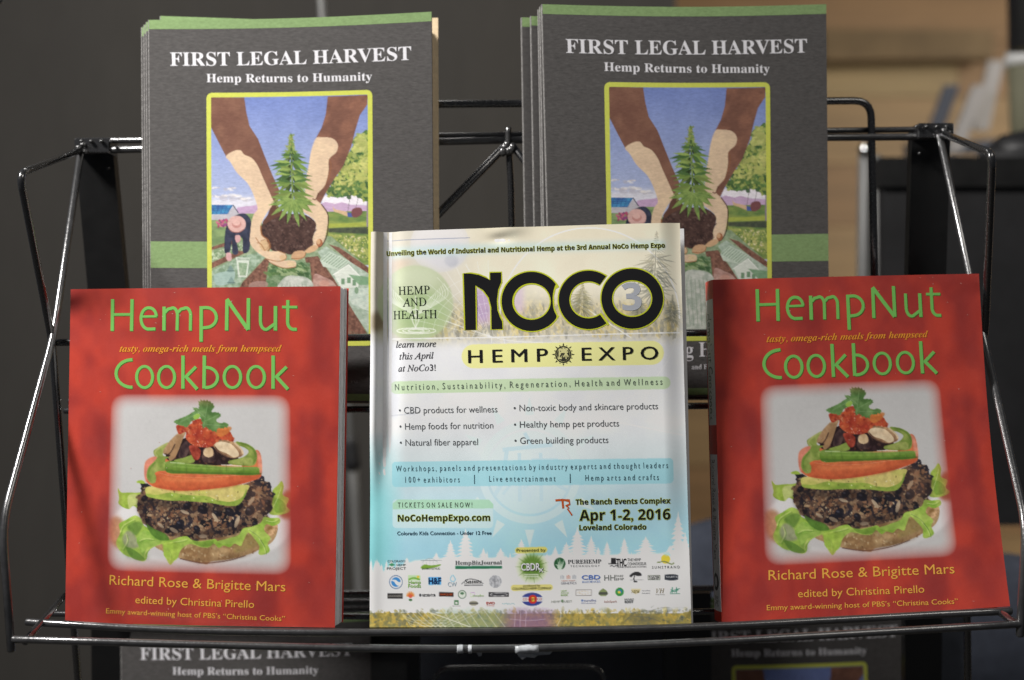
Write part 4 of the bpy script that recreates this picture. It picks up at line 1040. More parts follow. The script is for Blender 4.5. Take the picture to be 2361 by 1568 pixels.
    cv.line([(2180, 490), (2215, 472), (2252, 462)], 6, (60, 130, 106), 1, sm=True); cv.line([(2178, 500), (2252, 499)], 5, (60, 130, 106), .9)
    # fourth row
    cv.fill([(616, 546), (648, 546), (648, 580), (616, 580)], (90, 128, 94), 1); cv.ell((632, 566), 10, 7, (220, 226, 216), 1); cv.line([(602, 587), (662, 586)], 4, (110, 112, 110), .8)
    cv.ell((757, 567), 33, 17, (150, 148, 130), 1, n=26); cv.line([(726, 567), (790, 567)], 10, (84, 84, 80), .9)
    for k in range(6): cv.line([(962 + 16 * k, 568 + 5 * math.sin(2 * k)), (976 + 16 * k, 572 - 6 * math.sin(2 * k))], 5, (130, 170, 176), .9)
    cv.ell((1400, 550), 10, 10, (96, 130, 90), 1); cv.ell((1545, 548), 10, 9, (110, 130, 176), 1)
    cv.fill([(1848, 534), (1918, 540), (1914, 566), (1856, 570)], (186, 188, 190), 1); 
    # framed inset box seen through the thin paper on the left
    cv.lay = L6
    cv.line([(735, 134), (118, 152), (120, 500), (135, 900), (146, 1440)], 5, (108, 118, 146), .75)
    cv.fill([(120, 155), (180, 153), (205, 1440), (148, 1450)], (176, 180, 190), .35, feather=9)
    cv.lay = L7; cv.line([(146, 0), (150, 124), (330, 108)], 5, (150, 156, 168), .6)
    cv.img += (fbm(H, W, 3, 61, 2)[..., None] - .5) * 5
    return cv
# ------------------------------------------------------------------ setting far behind the rack
MT['wall'] = mat('old_wall_paint', L3(120, 104, 84), 0.8, mottle=0.1, mscale=(5, 0, 0))
MT['plank_a'] = mat('warm_pine_plank', L3(148, 122, 86), 0.55, mottle=0.22, mscale=(9, 0, 0), stretch=(0.25, 1, 3))
MT['plank_b'] = mat('brown_oak_plank', L3(140, 110, 76), 0.55, mottle=0.25, mscale=(9, 0, 0), stretch=(0.25, 1, 3))
MT['plank_c'] = mat('olive_pine_plank', L3(152, 132, 94), 0.55, mottle=0.22, mscale=(9, 0, 0), stretch=(0.25, 1, 3))
MT['beam'] = mat('dark_brown_beam', L3(112, 94, 68), 0.7, mottle=0.2, mscale=(12, 0, 0))
MT['drape'] = mat('grey_drape_cloth', L3(66, 64, 61), 0.95, spec=0.1, mottle=0.06, mscale=(25, 0, 0), stretch=(1, 1, .15))
MT['floor'] = mat('dark_floor', L3(52, 50, 48), 0.7, mottle=0.2, mscale=(4, 0, 0))
MT['pole'] = mat('brushed_pole_metal', (0.16, 0.16, 0.155), 0.5, metal=0.3)
MT['black_plastic'] = mat('black_plastic', (0.012, 0.012, 0.013), 0.5, mottle=0.3, mscale=(20, 0, 0))
MT['slate'] = mat('slate_cloth', L3(62, 66, 76), 0.95, spec=0.1, mottle=0.2, mscale=(60, 0, 0))
MT['cup_lid'] = mat('white_lid_plastic', (0.75, 0.75, 0.73), 0.4)
MT['olive'] = mat('olive_paper_cup', L3(120, 118, 96), 0.7, mottle=0.1, mscale=(30, 0, 0))
MT['grey_slat'] = mat('grey_painted_slat', L3(104, 104, 108), 0.5, mottle=0.08, mscale=(30, 0, 0))
MT['panel'] = mat('dark_slate_board', L3(46, 50, 58), 0.6, mottle=0.3, mscale=(14, 0, 0))

def quad_box(name, px, d, t, matr, parent, kind=None, label=None):
    """board whose front face has the four corner points px at distance d (one value or four)"""
    dd = d if isinstance(d, (list, tuple)) else [d] * 4
    S = px_sheet(px, dd)
    o = solid(S, name, matr, parent, t, nu=4, nv=4)
    if kind: o['kind'] = kind
    if label: o['label'] = label
    return o

fl = mk('floor', [CW(-4, -1.1, .1), CW(5, -1.1, .1), CW(5, -0.95, 4.6), CW(-4, -0.95, 4.6)], [(0, 1, 2, 3)], MT['floor'])
fl['kind'] = 'structure'

wl = thing('wooden_wall', 'wall of warm brown horizontal planks beyond the rack on the right', 'wall', U(2200, 1900, 4.4))
rows = ['plank_a', 'plank_c', 'plank_b', 'plank_c', 'plank_a', 'plank_b', 'plank_a', 'plank_b', 'plank_a', 'plank_a', 'plank_b', 'plank_a', 'plank_b', 'plank_a', 'plank_b']
y = -330
for i, r in enumerate(rows):
    h = 128 + 14 * ((i * 5) % 3)
    cut = 1900 + (i * 337) % 700
    for k, (a, b) in enumerate(((1500, cut - 2), (cut, 3300))):
        quad_box('plank', [(a, y), (b, y), (b, y + h - 2), (a, y + h - 2)], 4.4 + .006 * ((i * 3 + k) % 3), .03, MT[r if k == 0 else rows[(i + 4) % 15]], wl)
    y += h
quad_box('backing', [(1480, -360), (3350, -360), (3350, y + 40), (1480, y + 40)], 4.46, .04, MT['wall'], wl)

t = thing('dark_beam', 'dark brown beam across the upper part of the plank wall', 'beam', U(2050, 150, 4.2))
quad_box('beam_face', [(1900, 66), (2290, 70), (2290, 134), (1900, 140)], 4.25, .08, MT['beam'], t)
# grey drape
def drape():
    nx, ny = 260, 4
    u, v = np.meshgrid(np.linspace(-1.75, .305, nx + 1), np.linspace(1.5, -1.4, ny + 1))
    z = 2.65 + .008 * np.sin(u * 11 + .6) + .003 * np.sin(u * 27 + v * .6) + .020 * np.sin(u * 3.6 + 2) + .10 * np.clip(-u - .9, 0, 2)
    p = np.stack([u, v, -z], -1).reshape(-1, 3) @ M3.T + C3
    t = thing('drape', 'plain dark grey hanging cloth filling the left background', 'curtain', p[len(p) // 2])
    mk('cloth', p, grid_faces(nx, ny), MT['drape'], t, smooth=True)
drape()

def cyl(name, p, q, r, matr, parent, **k): return tube(name, [p, q], r, matr, parent, seg=20, **k)
t = thing('light_stand', 'thin pale metal pole in front of the grey cloth behind the left booklets', 'pole', U(735, 1500, 1.95))
cyl('pole', (728, -200, 1.95), (812, 1050, 1.95), .0055, MT['pole'], t)
cyl('lower_pole', (812, 1040, 1.96), (842, 1560, 1.96), .0075, MT['pole'], t)
cyl('collar', (808, 1010, 1.955), (814, 1075, 1.955), .011, MT['black_plastic'], t)
t = thing('stand_pole', 'dull grey metal pole with round shiny top behind the right booklets', 'pole', U(1990, 700, 1.9))
cyl('pole', (1997, 352, 1.9), (1984, 1500, 1.9), .0105, MT['pole'], t)
def ball(name, c, r, matr, parent, sc=(1, 1, 1)):
    n, m = 12, 8; vs = [np.array([0, 0, 1.])]; f = []
    for i in range(1, m):
        for k in range(n):
            a, b = math.pi * i / m, 2 * math.pi * k / n
            vs.append(np.array([math.sin(a) * math.cos(b), math.sin(a) * math.sin(b), math.cos(a)]))
    vs.append(np.array([0, 0, -1.]))
    for k in range(n): f.append((0, 1 + k, 1 + (k + 1) % n))
    for i in range(m - 2):
        for k in range(n): f.append((1 + i * n + k, 1 + (i + 1) * n + k, 1 + (i + 1) * n + (k + 1) % n, 1 + i * n + (k + 1) % n))
    for k in range(n): f.append((len(vs) - 1, 1 + (m - 2) * n + (k + 1) % n, 1 + (m - 2) * n + k))
    v = (np.array(vs) * np.array(sc) * r) @ M3.T + np.array(c)
    return mk(name, v, f, matr, parent, smooth=True)
MT['chrome'] = mat('polished_knob', (0.8, 0.8, 0.78), 0.15, metal=1.0)
ball('knob', U(1997, 346, 1.89), .011, MT['chrome'], t)
t = thing('side_pole', 'short grey pole just right of the round-topped pole', 'pole', U(2022, 700, 2.0))
cyl('pole', (2024, 372, 2.0), (2022, 1500, 2.0), .007, MT['pole'], t)
ball('cap', U(2024, 370, 2.0), .0085, MT['pole'], t)

t = thing('black_cabinet', 'wide black cabinet standing behind the right side of the rack', 'cabinet', U(2230, 1210, 1.8))
quad_box('body', [(2036, 372), (2620, 372), (2620, 1212), (2046, 1212)], 1.8, .03, MT['black_plastic'], t)
quad_box('top_rim', [(2030, 362), (2630, 362), (2630, 430), (2030, 430)], 1.79, .05, MT['bar'], t)
t = thing('travel_cup', 'olive cup with white lid at the right edge above the cabinet', 'cup', U(2345, 330, 2.0))
def lathe(name, c, prof, matr, parent, seg=28):
    up = M3 @ np.array([0, 1, 0.]); rt = M3 @ np.array([1, 0, 0.]); fw = M3 @ np.array([0, 0, 1.])
    v = []; f = []
    for r, z in prof:
        for k in range(seg):
            a = 2 * math.pi * k / seg; v.append(np.array(c) + up * z + (rt * math.cos(a) + fw * math.sin(a)) * r)
    m = len(prof)
    for i in range(m - 1):
        for k in range(seg): f.append((i * seg + k, i * seg + (k + 1) % seg, (i + 1) * seg + (k + 1) % seg, (i + 1) * seg + k))
    f.append(tuple(range(seg - 1, -1, -1))); f.append(tuple((m - 1) * seg + k for k in range(seg)))
    return mk(name, np.array(v), f, matr, parent, smooth=True)
lathe('cup_body', U(2368, 420, 2.5), [(.026, 0), (.031, .15), (.034, .20), (.034, .212)], MT['olive'], t)
lathe('lid', U(2368, 152, 2.5), [(.038, 0), (.038, .012), (.033, .027), (.023, .042), (.012, .047), (.002, .047)], MT['cup_lid'], t)
t = thing('black_bag', 'rounded black bag below the cup at the right edge', 'bag', U(2340, 362, 1.75))
ball('bag_body', U(2380, 420, 1.9), .085, MT['black_plastic'], t, (1.0, .85, .8))
ball('flap', U(2390, 350, 1.88), .06, MT['black_plastic'], t, (1.0, .5, .6))
t = thing('dark_post', 'narrow black post at the top right corner', 'post', U(2357, 110, 2.2))
quad_box('shaft', [(2346, -150), (2420, -150), (2420, 108), (2350, 108)], 2.2, .05, MT['bar'], t)
t = thing('slatted_chair', 'blurred grey slatted chair back leaning above the black cabinet', 'chair', U(2230, 360, 2.3))
for k, (a, b) in enumerate((((2262, 196), (2200, 350)), ((2196, 196), (2140, 350)), ((2298, 140), (2262, 300)))):
    w = 18
    quad_box('slat', [(a[0] - w, a[1]), (a[0] + w, a[1]), (b[0] + w, b[1]), (b[0] - w, b[1])], 3.0 + .02 * k, .012, MT['grey_slat'] if k != 1 else MT['slate'], t)
quad_box('rail', [(2090, 330), (2330, 318), (2330, 350), (2090, 362)], 3.05, .02, MT['slate'], t)
t = thing('padded_chair', 'dark slate upholstered chair low behind the shelf on the right', 'chair', U(2000, 1500, 1.75))
ball('backrest', U(1640, 1480, 1.75), .145, MT['slate'], t, (1.0, 1.05, .4))
ball('cushion', U(2320, 1500, 1.7), .15, MT['slate'], t, (1.4, .78, .5))
quad_box('frame_rail', [(1640, 1400), (2330, 1400), (2330, 1430), (1640, 1430)], 1.78, .02, MT['black_plastic'], t)

# ------------------------------------------------------------------ the wire display rack
rk = thing('display_rack', 'black wire display rack holding booklets on two tiers', 'display rack', U(1180, 1560, 1.05))
W1, W2 = MT['wire'], MT['wire_worn']
# X shaped side frames
tube('side_wire', [(186, 346, 1.150), (45, 400, 1.014), (120, 785, 1.086), (184, 1620, 1.155)], .0029, W1, rk)
tube('side_wire', [(186, 350, 1.153), (124, 772, 1.083), (5, 1205, .997), (26, 1500, .990)], .0029, W2, rk, bend=.02)
tube('side_wire', [(2170, 306, 1.150), (2288, 354, 1.014), (2271, 770, 1.112), (2226, 1000, 1.12), (2232, 1620, 1.155)], .0029, W1, rk)
tube('side_wire', [(2166, 312, 1.153), (2270, 790, 1.109), (2366, 1212, .997), (2352, 1465, .990)], .0029, W2, rk, bend=.02)
# top rails
tube('top_rail', [(186, 325, 1.168), (1180, 311, 1.172), (2170, 298, 1.172)], .0025, W2, rk)
tube('top_rail', [(196, 347, 1.160), (1180, 323, 1.166), (2166, 315, 1.164)], .0030, W2, rk)
# posts and clamps
for q, nm in (([(172, 335), (259, 335), (292, 690), (300, 1700), (212, 1700), (204, 690)], 'l'), ([(2103, 300), (2192, 300), (2180, 690), (2170, 1700), (2085, 1700), (2092, 690)], 'r')):
    S1 = px_sheet([q[0], q[1], q[2], q[5]], [1.172, 1.172, 1.195, 1.195]); S2 = px_sheet([q[5], q[2], q[3], q[4]], [1.195, 1.195, 1.26, 1.26])
    solid(S1, 'post', MT['bar'], rk, .012, nu=2, nv=2); solid(S2, 'post', MT['bar'], rk, .012, nu=2, nv=2)
for (x, yy, s) in ((222, 340, 1), (2148, 306, -1)):
    box('clamp', U(x, yy, 1.168), .0145, .0062, .012, W1, rk)
    for dx in (-34, -12, 12, 34):
        ball('bolt', U(x + dx, yy - 14, 1.154), .0017, MT['weld'], rk)
    for dx, dy in ((-36 * s, 6), (-26 * s, 10), (-30 * s, -6), (-40 * s, 0)):
        ball('weld_bead', U(x + dx, yy + dy, 1.149), .0027, MT['weld'], rk, (1.2, .8, 1))
    ball('rivet', U(x + 28 * s, yy + 48, 1.168), .0016, MT['weld'], rk)
# back rest frame behind the booklets
tube('back_frame', [(340, 900, 1.165), (344, 246, 1.160), (2008, 232, 1.165), (2020, 900, 1.172)], .0031, W1, rk, bend=.014)
# centre junction
tube('centre_rod', [(1172, 330, 1.146), (1178, 420, 1.147), (1186, 930, 1.155)], .0027, W1, rk)
tube('junction_pin', [(1172, 296, 1.144), (1172, 336, 1.144)], .0026, MT['weld'], rk)
tube('brace', [(1166, 336, 1.144), (1010, 494, 1.135), (890, 620, 1.13)], .0034, W1, rk)
tube('brace', [(1182, 336, 1.144), (1250, 425, 1.138), (1420, 640, 1.13)], .0028, W1, rk)
for dx, dy in ((-9, 2), (9, 2), (0, 10), (-4, -4), (5, 8), (-14, 12)): ball('weld_bead', U(1173 + dx, 338 + dy, 1.142), .0032, W2 if dx else MT['weld'], rk, (1, 1.3, 1))
# upper tier
tube('lip_wire', [(118, 790, 1.090), (830, 778, 1.090), (1610, 767, 1.100), (2272, 768, 1.112)], .0028, W1, rk)
tube('shelf_wire', [(150, 947, 1.135), (830, 944, 1.108), (1610, 936, 1.108), (2236, 930, 1.135)], .0026, W1, rk)
tube('shelf_wire', [(160, 925, 1.150), (1180, 918, 1.150), (2236, 912, 1.150)], .0024, W1, rk)
for x in range(260, 2200, 215):
    tube('cross_wire', [(x, 952, 1.10), (x + (1180 - x) * .045, 924, 1.16)], .0018, W1, rk)
# lower front tray
tube('tray_rim', [(30, 1474, .990), (404, 1485, .990), (807, 1495, .990), (1180, 1497, .988), (1560, 1484, .988), (2000, 1459, .990), (2350, 1439, .990)], .0027, W2, rk, bend=.10)
tube('tray_wire', [(62, 1434, 1.030), (410, 1455, 1.030), (780, 1459, 1.030), (1180, 1456, 1.030), (1600, 1447, 1.030), (2192, 1415, 1.030), (2330, 1409, 1.030)], .0028, W2, rk, bend=.10)
tube('tray_wire', [(110, 1415, 1.085), (1180, 1425, 1.085), (2240, 1390, 1.085)], .0024, W1, rk, bend=.1)
for (a, b) in (((147, 1505), (222, 1459)), ((342, 1512), (413, 1470)), ((557, 1516), (617, 1476)), ((958, 1520), (962, 1475)), ((1178, 1520), (1179, 1472)), ((1403, 1514), (1402, 1464)), ((1806, 1496), (1749, 1451)), ((2025, 1482), (1953, 1440)), ((2232, 1466), (2152, 1427))):
    A = U(*a, .986); B = U(*b, 1.036)
    tube('cross_wire', [A, B, B + (B - A) * 1.0], .0021, W2, rk)
tube('tray_side', [(58, 1480, .990), (147, 1374, 1.09)], .0026, W1, rk)
tube('tray_side', [(2346, 1440, .990), (2306, 1412, 1.032), (2240, 1380, 1.09)], .0026, W1, rk)
# tape left on the rim
MT['tape'] = mat('torn_clear_tape', L3(176, 180, 184), 0.35, mottle=0.3, mscale=(200, 0, 0))
def sleeve(x0, x1, y, r, name):
    a, b = U(x0, y, .988), U(x1, y - (x1 - x0) * .03, .988)
    v, f = tube_mesh(np.array([a * (1 - t) + b * t for t in np.linspace(0, 1, 6)]), r, 16, False)
    rr = np.random.default_rng(int(x0)); v = v + rr.normal(size=v.shape) * .00010
    mk(name, v, f, MT['tape'], rk, smooth=True)
sleeve(1188, 1242, 1497, .00295, 'tape_scrap'); sleeve(1054, 1068, 1497, .0029, 'tape_scrap'); sleeve(1080, 1088, 1497, .0029, 'tape_scrap')
def scrap(pts, d, name='tape_scrap'):
    p = [Vector((x, y, 0)) for x, y in pts]
    f = [tuple(t) for t in tessellate_polygon([p])]
    rr = np.random.default_rng(3)
    mk(name, np.array([U(x, y, d + rr.uniform(-.001, .001)) for x, y in pts]), f, MT['tape'], rk)
scrap([(1190, 1504), (1250, 1503), (1275, 1501), (1268, 1509), (1240, 1511), (1232, 1517), (1214, 1515), (1204, 1521), (1196, 1514)], .990)
scrap([(1098, 1504), (1112, 1504), (1110, 1512), (1104, 1514)], .990)
# lower tier structure
tube('lip_wire', [(212, 1376, 1.225), (830, 1368, 1.215), (1610, 1357, 1.215), (2200, 1350, 1.225)], .0026, W1, rk)
tube('back_frame', [(1001, 1720, 1.225), (1001, 1540, 1.222), (1394, 1536, 1.222), (1400, 1720, 1.225)], .0022, W1, rk, bend=.016)
for yy in (1384, 1400, 1418, 1436):
    tube('shelf_wire', [(600, yy + 3, 1.28), (960, yy, 1.28)], .0018, W1, rk)
quad_box('upright', [(938, 1368), (966, 1368), (966, 1760), (938, 1760)], 1.24, .01, MT['bar'], rk)
quad_box('upright', [(1532, 1362), (1560, 1362), (1560, 1760), (1532, 1760)], 1.24, .01, MT['bar'], rk)
t = thing('slate_board', 'dark slate board behind the rounded wire at the bottom centre', 'board', U(1250, 1700, 1.28))
quad_box('face', [(780, 1372), (1640, 1366), (1640, 1760), (780, 1760)], 1.30, .006, MT['bar'], t)
quad_box('insert', [(969, 1450), (1529, 1446), (1529, 1760), (969, 1760)], 1.285, .004, MT['panel'], t)
t = thing('dark_side_panel', 'slate grey panel edge under the tray at lower right', 'board', U(2180, 1700, 1.36))
quad_box('face', [(2120, 1370), (2238, 1366), (2238, 1760), (2120, 1760)], 1.37, .01, MT['panel'], t)

# ------------------------------------------------------------------ harvest booklets
cvH = paint_harvest()
LA = Layout(0, 0, 1.3067)
RIGHT_H = [(1250.6, 9.7), (1905, 9.6), (1913, 913), (1274, 916)]
class Via:
    """layout units of the right-hand copy -> layout units of the reference copy"""
    def __init__(self, quad): self.s = Sheet([(0, 0, 0), (1, 0, 0), (1, 0, 1), (0, 0, 1)], ref=quad)
    def __call__(self, p):
        u, v = self.s.uv(p); return bil([np.array(c, float) for c in HARV_REF], u, v)
viaR = Via(RIGHT_H)
def rounded(c, r, n=6):
    c = [np.array(p, float) for p in c]; out = []
    for i, b in enumerate(c):
        a, e = c[i - 1], c[(i + 1) % len(c)]
        s = b + (a - b) / np.linalg.norm(a - b) * r; f = b + (e - b) / np.linalg.norm(e - b) * r
        for t in np.linspace(0, 1, n): out.append((1 - t) ** 2 * s + 2 * t * (1 - t) * b + t * t * f)
        for t in (.1, .3, .5, .7, .9): out.append(f * (1 - t) + (e + (b - e) / np.linalg.norm(b - e) * r) * t)
    return np.array(out)
class SagSheet(Sheet):
    sag = 0.0
    def at(self, u, v, h=0.0):
        p = super().at(u, v, h)
        d = self.q[3] - self.q[0]; d = d / np.linalg.norm(d)
        u = np.asarray(u, float); v = np.asarray(v, float)
        s = self.sag * np.sin(np.pi * np.clip(u, 0, 1)) * (1 - v)
        return p + s[..., None] * d
def booklet(px, d, label, group, full=1, sag=.0026, yawed=0.0, t=.0032, bendk=.002):
    dd = d if isinstance(d, (list, tuple)) else [d] * 4
    S = SagSheet([U(x, y, z) for (x, y), z in zip(px, dd)], lambda u, v: bendk * np.sin(np.pi * u), HARV_REF)
    S.sag = sag
    base = (S.at(0, 1) + S.at(1, 1)) / 2
    b = thing('harvest_booklet', label, 'booklet', base, group)
    solid(S, 'front_cover', MT['harv_grey'], b, .0005, h=-.00002, nu=28, nv=36)
    solid(S, 'page_block', MT['paper_side'], b, t - .0011, u0=.005, u1=.998, v0=.001, v1=.999, h=-.00055, nu=12, nv=6)
    solid(S, 'back_cover', MT['harv_grey'], b, .0005, h=-t + .0005, nu=12, nv=6)
    solid(S, 'spine_fold', MT['harv_worn'], b, t - .0002, u0=-.003, u1=.0035, h=-.0001, nu=2, nv=40)
    patch(S, 'top_band', MT['harv_green'], b, 0, 1, 0, .0245, 28, 2, h=.00004)
    if not full: return b
    patch(S, 'side_band', MT['harv_green'], b, 0, .211, .586, .655, 8, 3, h=.00004)
    patch(S, 'side_band', MT['harv_green'], b, .79, 1, .586, .655, 8, 3, h=.00004)
    patch(S, 'foot_band', MT['harv_green'], b, 0, 1, .978, .995, 28, 2, h=.00004)
    g = Ink(); g.stroke(rounded([(74, 58), (1291, 34), (1299, 1938), (82, 1948)], 30), 35, closed=True)
    g.build(S, LH, 'picture_frame', MT['harv_yellow'], b, h=.0001)
    q = LH([(88, 72), (1278, 50), (1284, 1930), (94, 1934)])
    n = (250, 390) if full > 1 else (110, 160)
    u, v = np.meshgrid(np.linspace(0, 1, n[0] + 1), np.linspace(0, 1, n[1] + 1))
    p = bil([np.array(c, float) for c in q], u.ravel(), v.ravel())
    mk('cover_picture', S.put(p, .00007), grid_faces(*n), MT['harv_print'], b, cols=np.clip(lin(np.clip(cvH.sample(p), 0, 255)) * 1.25, 0, .9), smooth=True)
    W = MT['harv_white']
    letter(S, b, 'title_lettering', 'FIRST LEGAL HARVEST', (893, 346), (2152, 314), 71, W, 'serifbold', .0, lay=LA)
    letter(S, b, 'subtitle_lettering', 'Hemp Returns to Humanity', (1085, 429), (1950, 419), 44, W, 'serifbold', .0, lay=LA)
    letter(S, b, 'foot_lettering', 'g H', (1574, 822), (1636, 821), 33, W, 'serifbold', lay=viaR)
    letter(S, b, 'foot_lettering', 'and Fa', (1589, 851), (1632, 850), 11, W, 'serifbold', lay=viaR)
    letter(S, b, 'foot_lettering', 'ru', (812, 884), (826, 884), 8, MT['harv_grey'] if 0 else ink(120, 118, 118, .8))
    return b
LEFT_H = HARV_REF
GL, GR = 'harvest booklets in the left upper stack', 'harvest booklets in the right upper stack'
booklet(LEFT_H, [1.134, 1.118, 1.100, 1.110], 'grey First Legal Harvest booklet at the front of the left upper stack', GL, 2)
lab = ['second', 'third', 'fourth']
for i, (dx, dy) in enumerate(((-5.5, 5), (-10.5, 11), (-16, 17))):
    z = .0036 * (i + 1)
    booklet([(343 + dx, 46 + dy), (985 + dx, 34 + dy * .6), (990 + dx, 930), (349 + dx, 925)], [1.134 + z, 1.118 + z, 1.101 + z, 1.110 + z],
            'grey booklet with green top, %s from the front of the left upper stack' % lab[i], GL, 0)
booklet([(370, 37), (985, 62), (992, 930), (352, 925)], [1.153, 1.137, 1.119, 1.130], 'grey booklet standing tallest at left, rearmost in the left upper stack', GL, 0, sag=0)
t = thing('cream_card', 'cream card sheet sticking out right of the left upper stack', 'card', U(1005, 930, 1.118))
S = px_sheet([(700, 46), (1010, 41), (1014, 930), (700, 930)], [1.150, 1.142, 1.119, 1.124]); solid(S, 'sheet', MT['cream'], t, .0012, nu=4, nv=8)

booklet(RIGHT_H, [1.108, 1.140, 1.140, 1.108], 'dark grey First Legal Harvest booklet at the front of the right upper stack', GR, 2)
for i, (x, yy, z, w) in enumerate(((1246.5, 15, .0036, 'second'), (1242.5, 21, .0072, 'third'), (1225, 37, .0125, 'fourth'), (1203.5, 40, .020, 'fifth'))):
    booklet([(x, yy), (1880, yy + 6), (1890, 913), (x + 15, 916)], [1.108 + z, 1.139 + z, 1.139 + z, 1.108 + z],
            'grey booklet with green top, %s from the front of the right upper stack' % w, GR, 0)
booklet([(279, 1425), (853, 1412), (862, 2210), (286, 2210)], 1.245, 'First Legal Harvest booklet under the left end of the tray', 'harvest booklets on the tier below', 1, sag=.001)
booklet([(1572, 1393), (2104, 1374), (2130, 2120), (1596, 2130)], 1.34, 'shaded First Legal Harvest booklet under the right end of the tray', 'harvest booklets on the tier below', 1, sag=.001)
booklet([(1566, 1380), (2100, 1362), (2126, 2120), (1588, 2130)], 1.35, 'grey booklet just behind the shaded one under the right end of the tray', 'harvest booklets on the tier below', 0, sag=.001)

# ------------------------------------------------------------------ cookbooks
cvC = paint_cookbook()
GRN, GRND, ORG, ORGD, GLD, GLDD = ink(116, 186, 92), ink(74, 112, 50), ink(226, 150, 52), ink(150, 60, 36), ink(226, 168, 74), ink(150, 78, 40)
def title_strokes():
    g = Ink(); w = 27
    def arc(cx, cy, rx, ry, a0, a1, n=26):
        a = np.radians(np.linspace(a0, a1, n)); return np.stack([cx + rx * np.cos(a), cy + ry * np.sin(a)], 1)
    for p in ([(433, 195), (430, 450)], [(593, 195), (588, 450)]): g.stroke(p, w)
    g.stroke([(442, 318), (582, 317)], 21)
    e = np.vstack([[(790, 332)], arc(735, 335, 55, 70, 0, -90), arc(728, 350, 62, 86, -92, -265), [(783, 434)]])
    g.stroke([(672, 335), (796, 333)], 18); g.stroke(e, 24)
    g.stroke([(854, 255), (852, 448)], w); g.stroke(np.vstack([[(862, 300)], [(885, 275)], arc(925, 325, 36, 60, -110, 0), [(958, 448)]]), 24)
    g.stroke(np.vstack([[(966, 300)], [(990, 275)], arc(1030, 325, 37, 60, -110, 0), [(1065, 448)]]), 24)
    g.stroke([(1152, 252), (1151, 537)], w); g.stroke(np.vstack([[(1160, 264), (1190, 262)], arc(1192, 342, 81, 80, -85, 85), [(1160, 426)]]), 24)
    g.stroke([(1354, 447), (1358, 200)], w); g.stroke([(1356, 194), (1524, 440)], 30); g.stroke([(1525, 440), (1527, 187)], w)
    g.stroke(np.vstack([[(1622, 250)], [(1621, 350)], arc(1663, 370, 42, 68, 180, 60), [(1735, 392)]]), 24); g.stroke([(1739, 250), (1738, 447)], w)
    g.stroke(np.vstack([[(1836, 202)], [(1834, 370)], arc(1880, 375, 46, 62, 180, 85), [(1906, 437)]]), 25); g.stroke([(1791, 258), (1910, 258)], 21)
    g.stroke(np.vstack([[(597, 680)], arc(590, 792, 128, 110, -95, -265, 36), [(597, 902)]]), 25)
    for cx in (695, 873, 1400, 1587): g.ring((cx, 820), (77, 96), (53, 74))
    for x, x2 in ((1006, 0), (1721, 716)):
        g.stroke([(x, 648), (x - 1, 914)], w); g.stroke([(1110 + x2, 738), (1026 + x2, 822)], 25); g.stroke([(1026 + x2, 812), (1120 + x2, 918)], 27)
    g.stroke([(1177, 648), (1174, 912)], w); g.stroke(np.vstack([[(1184, 742)], arc(1195, 824, 87, 80, -80, 80), [(1180, 905)]]), 24)
    return g
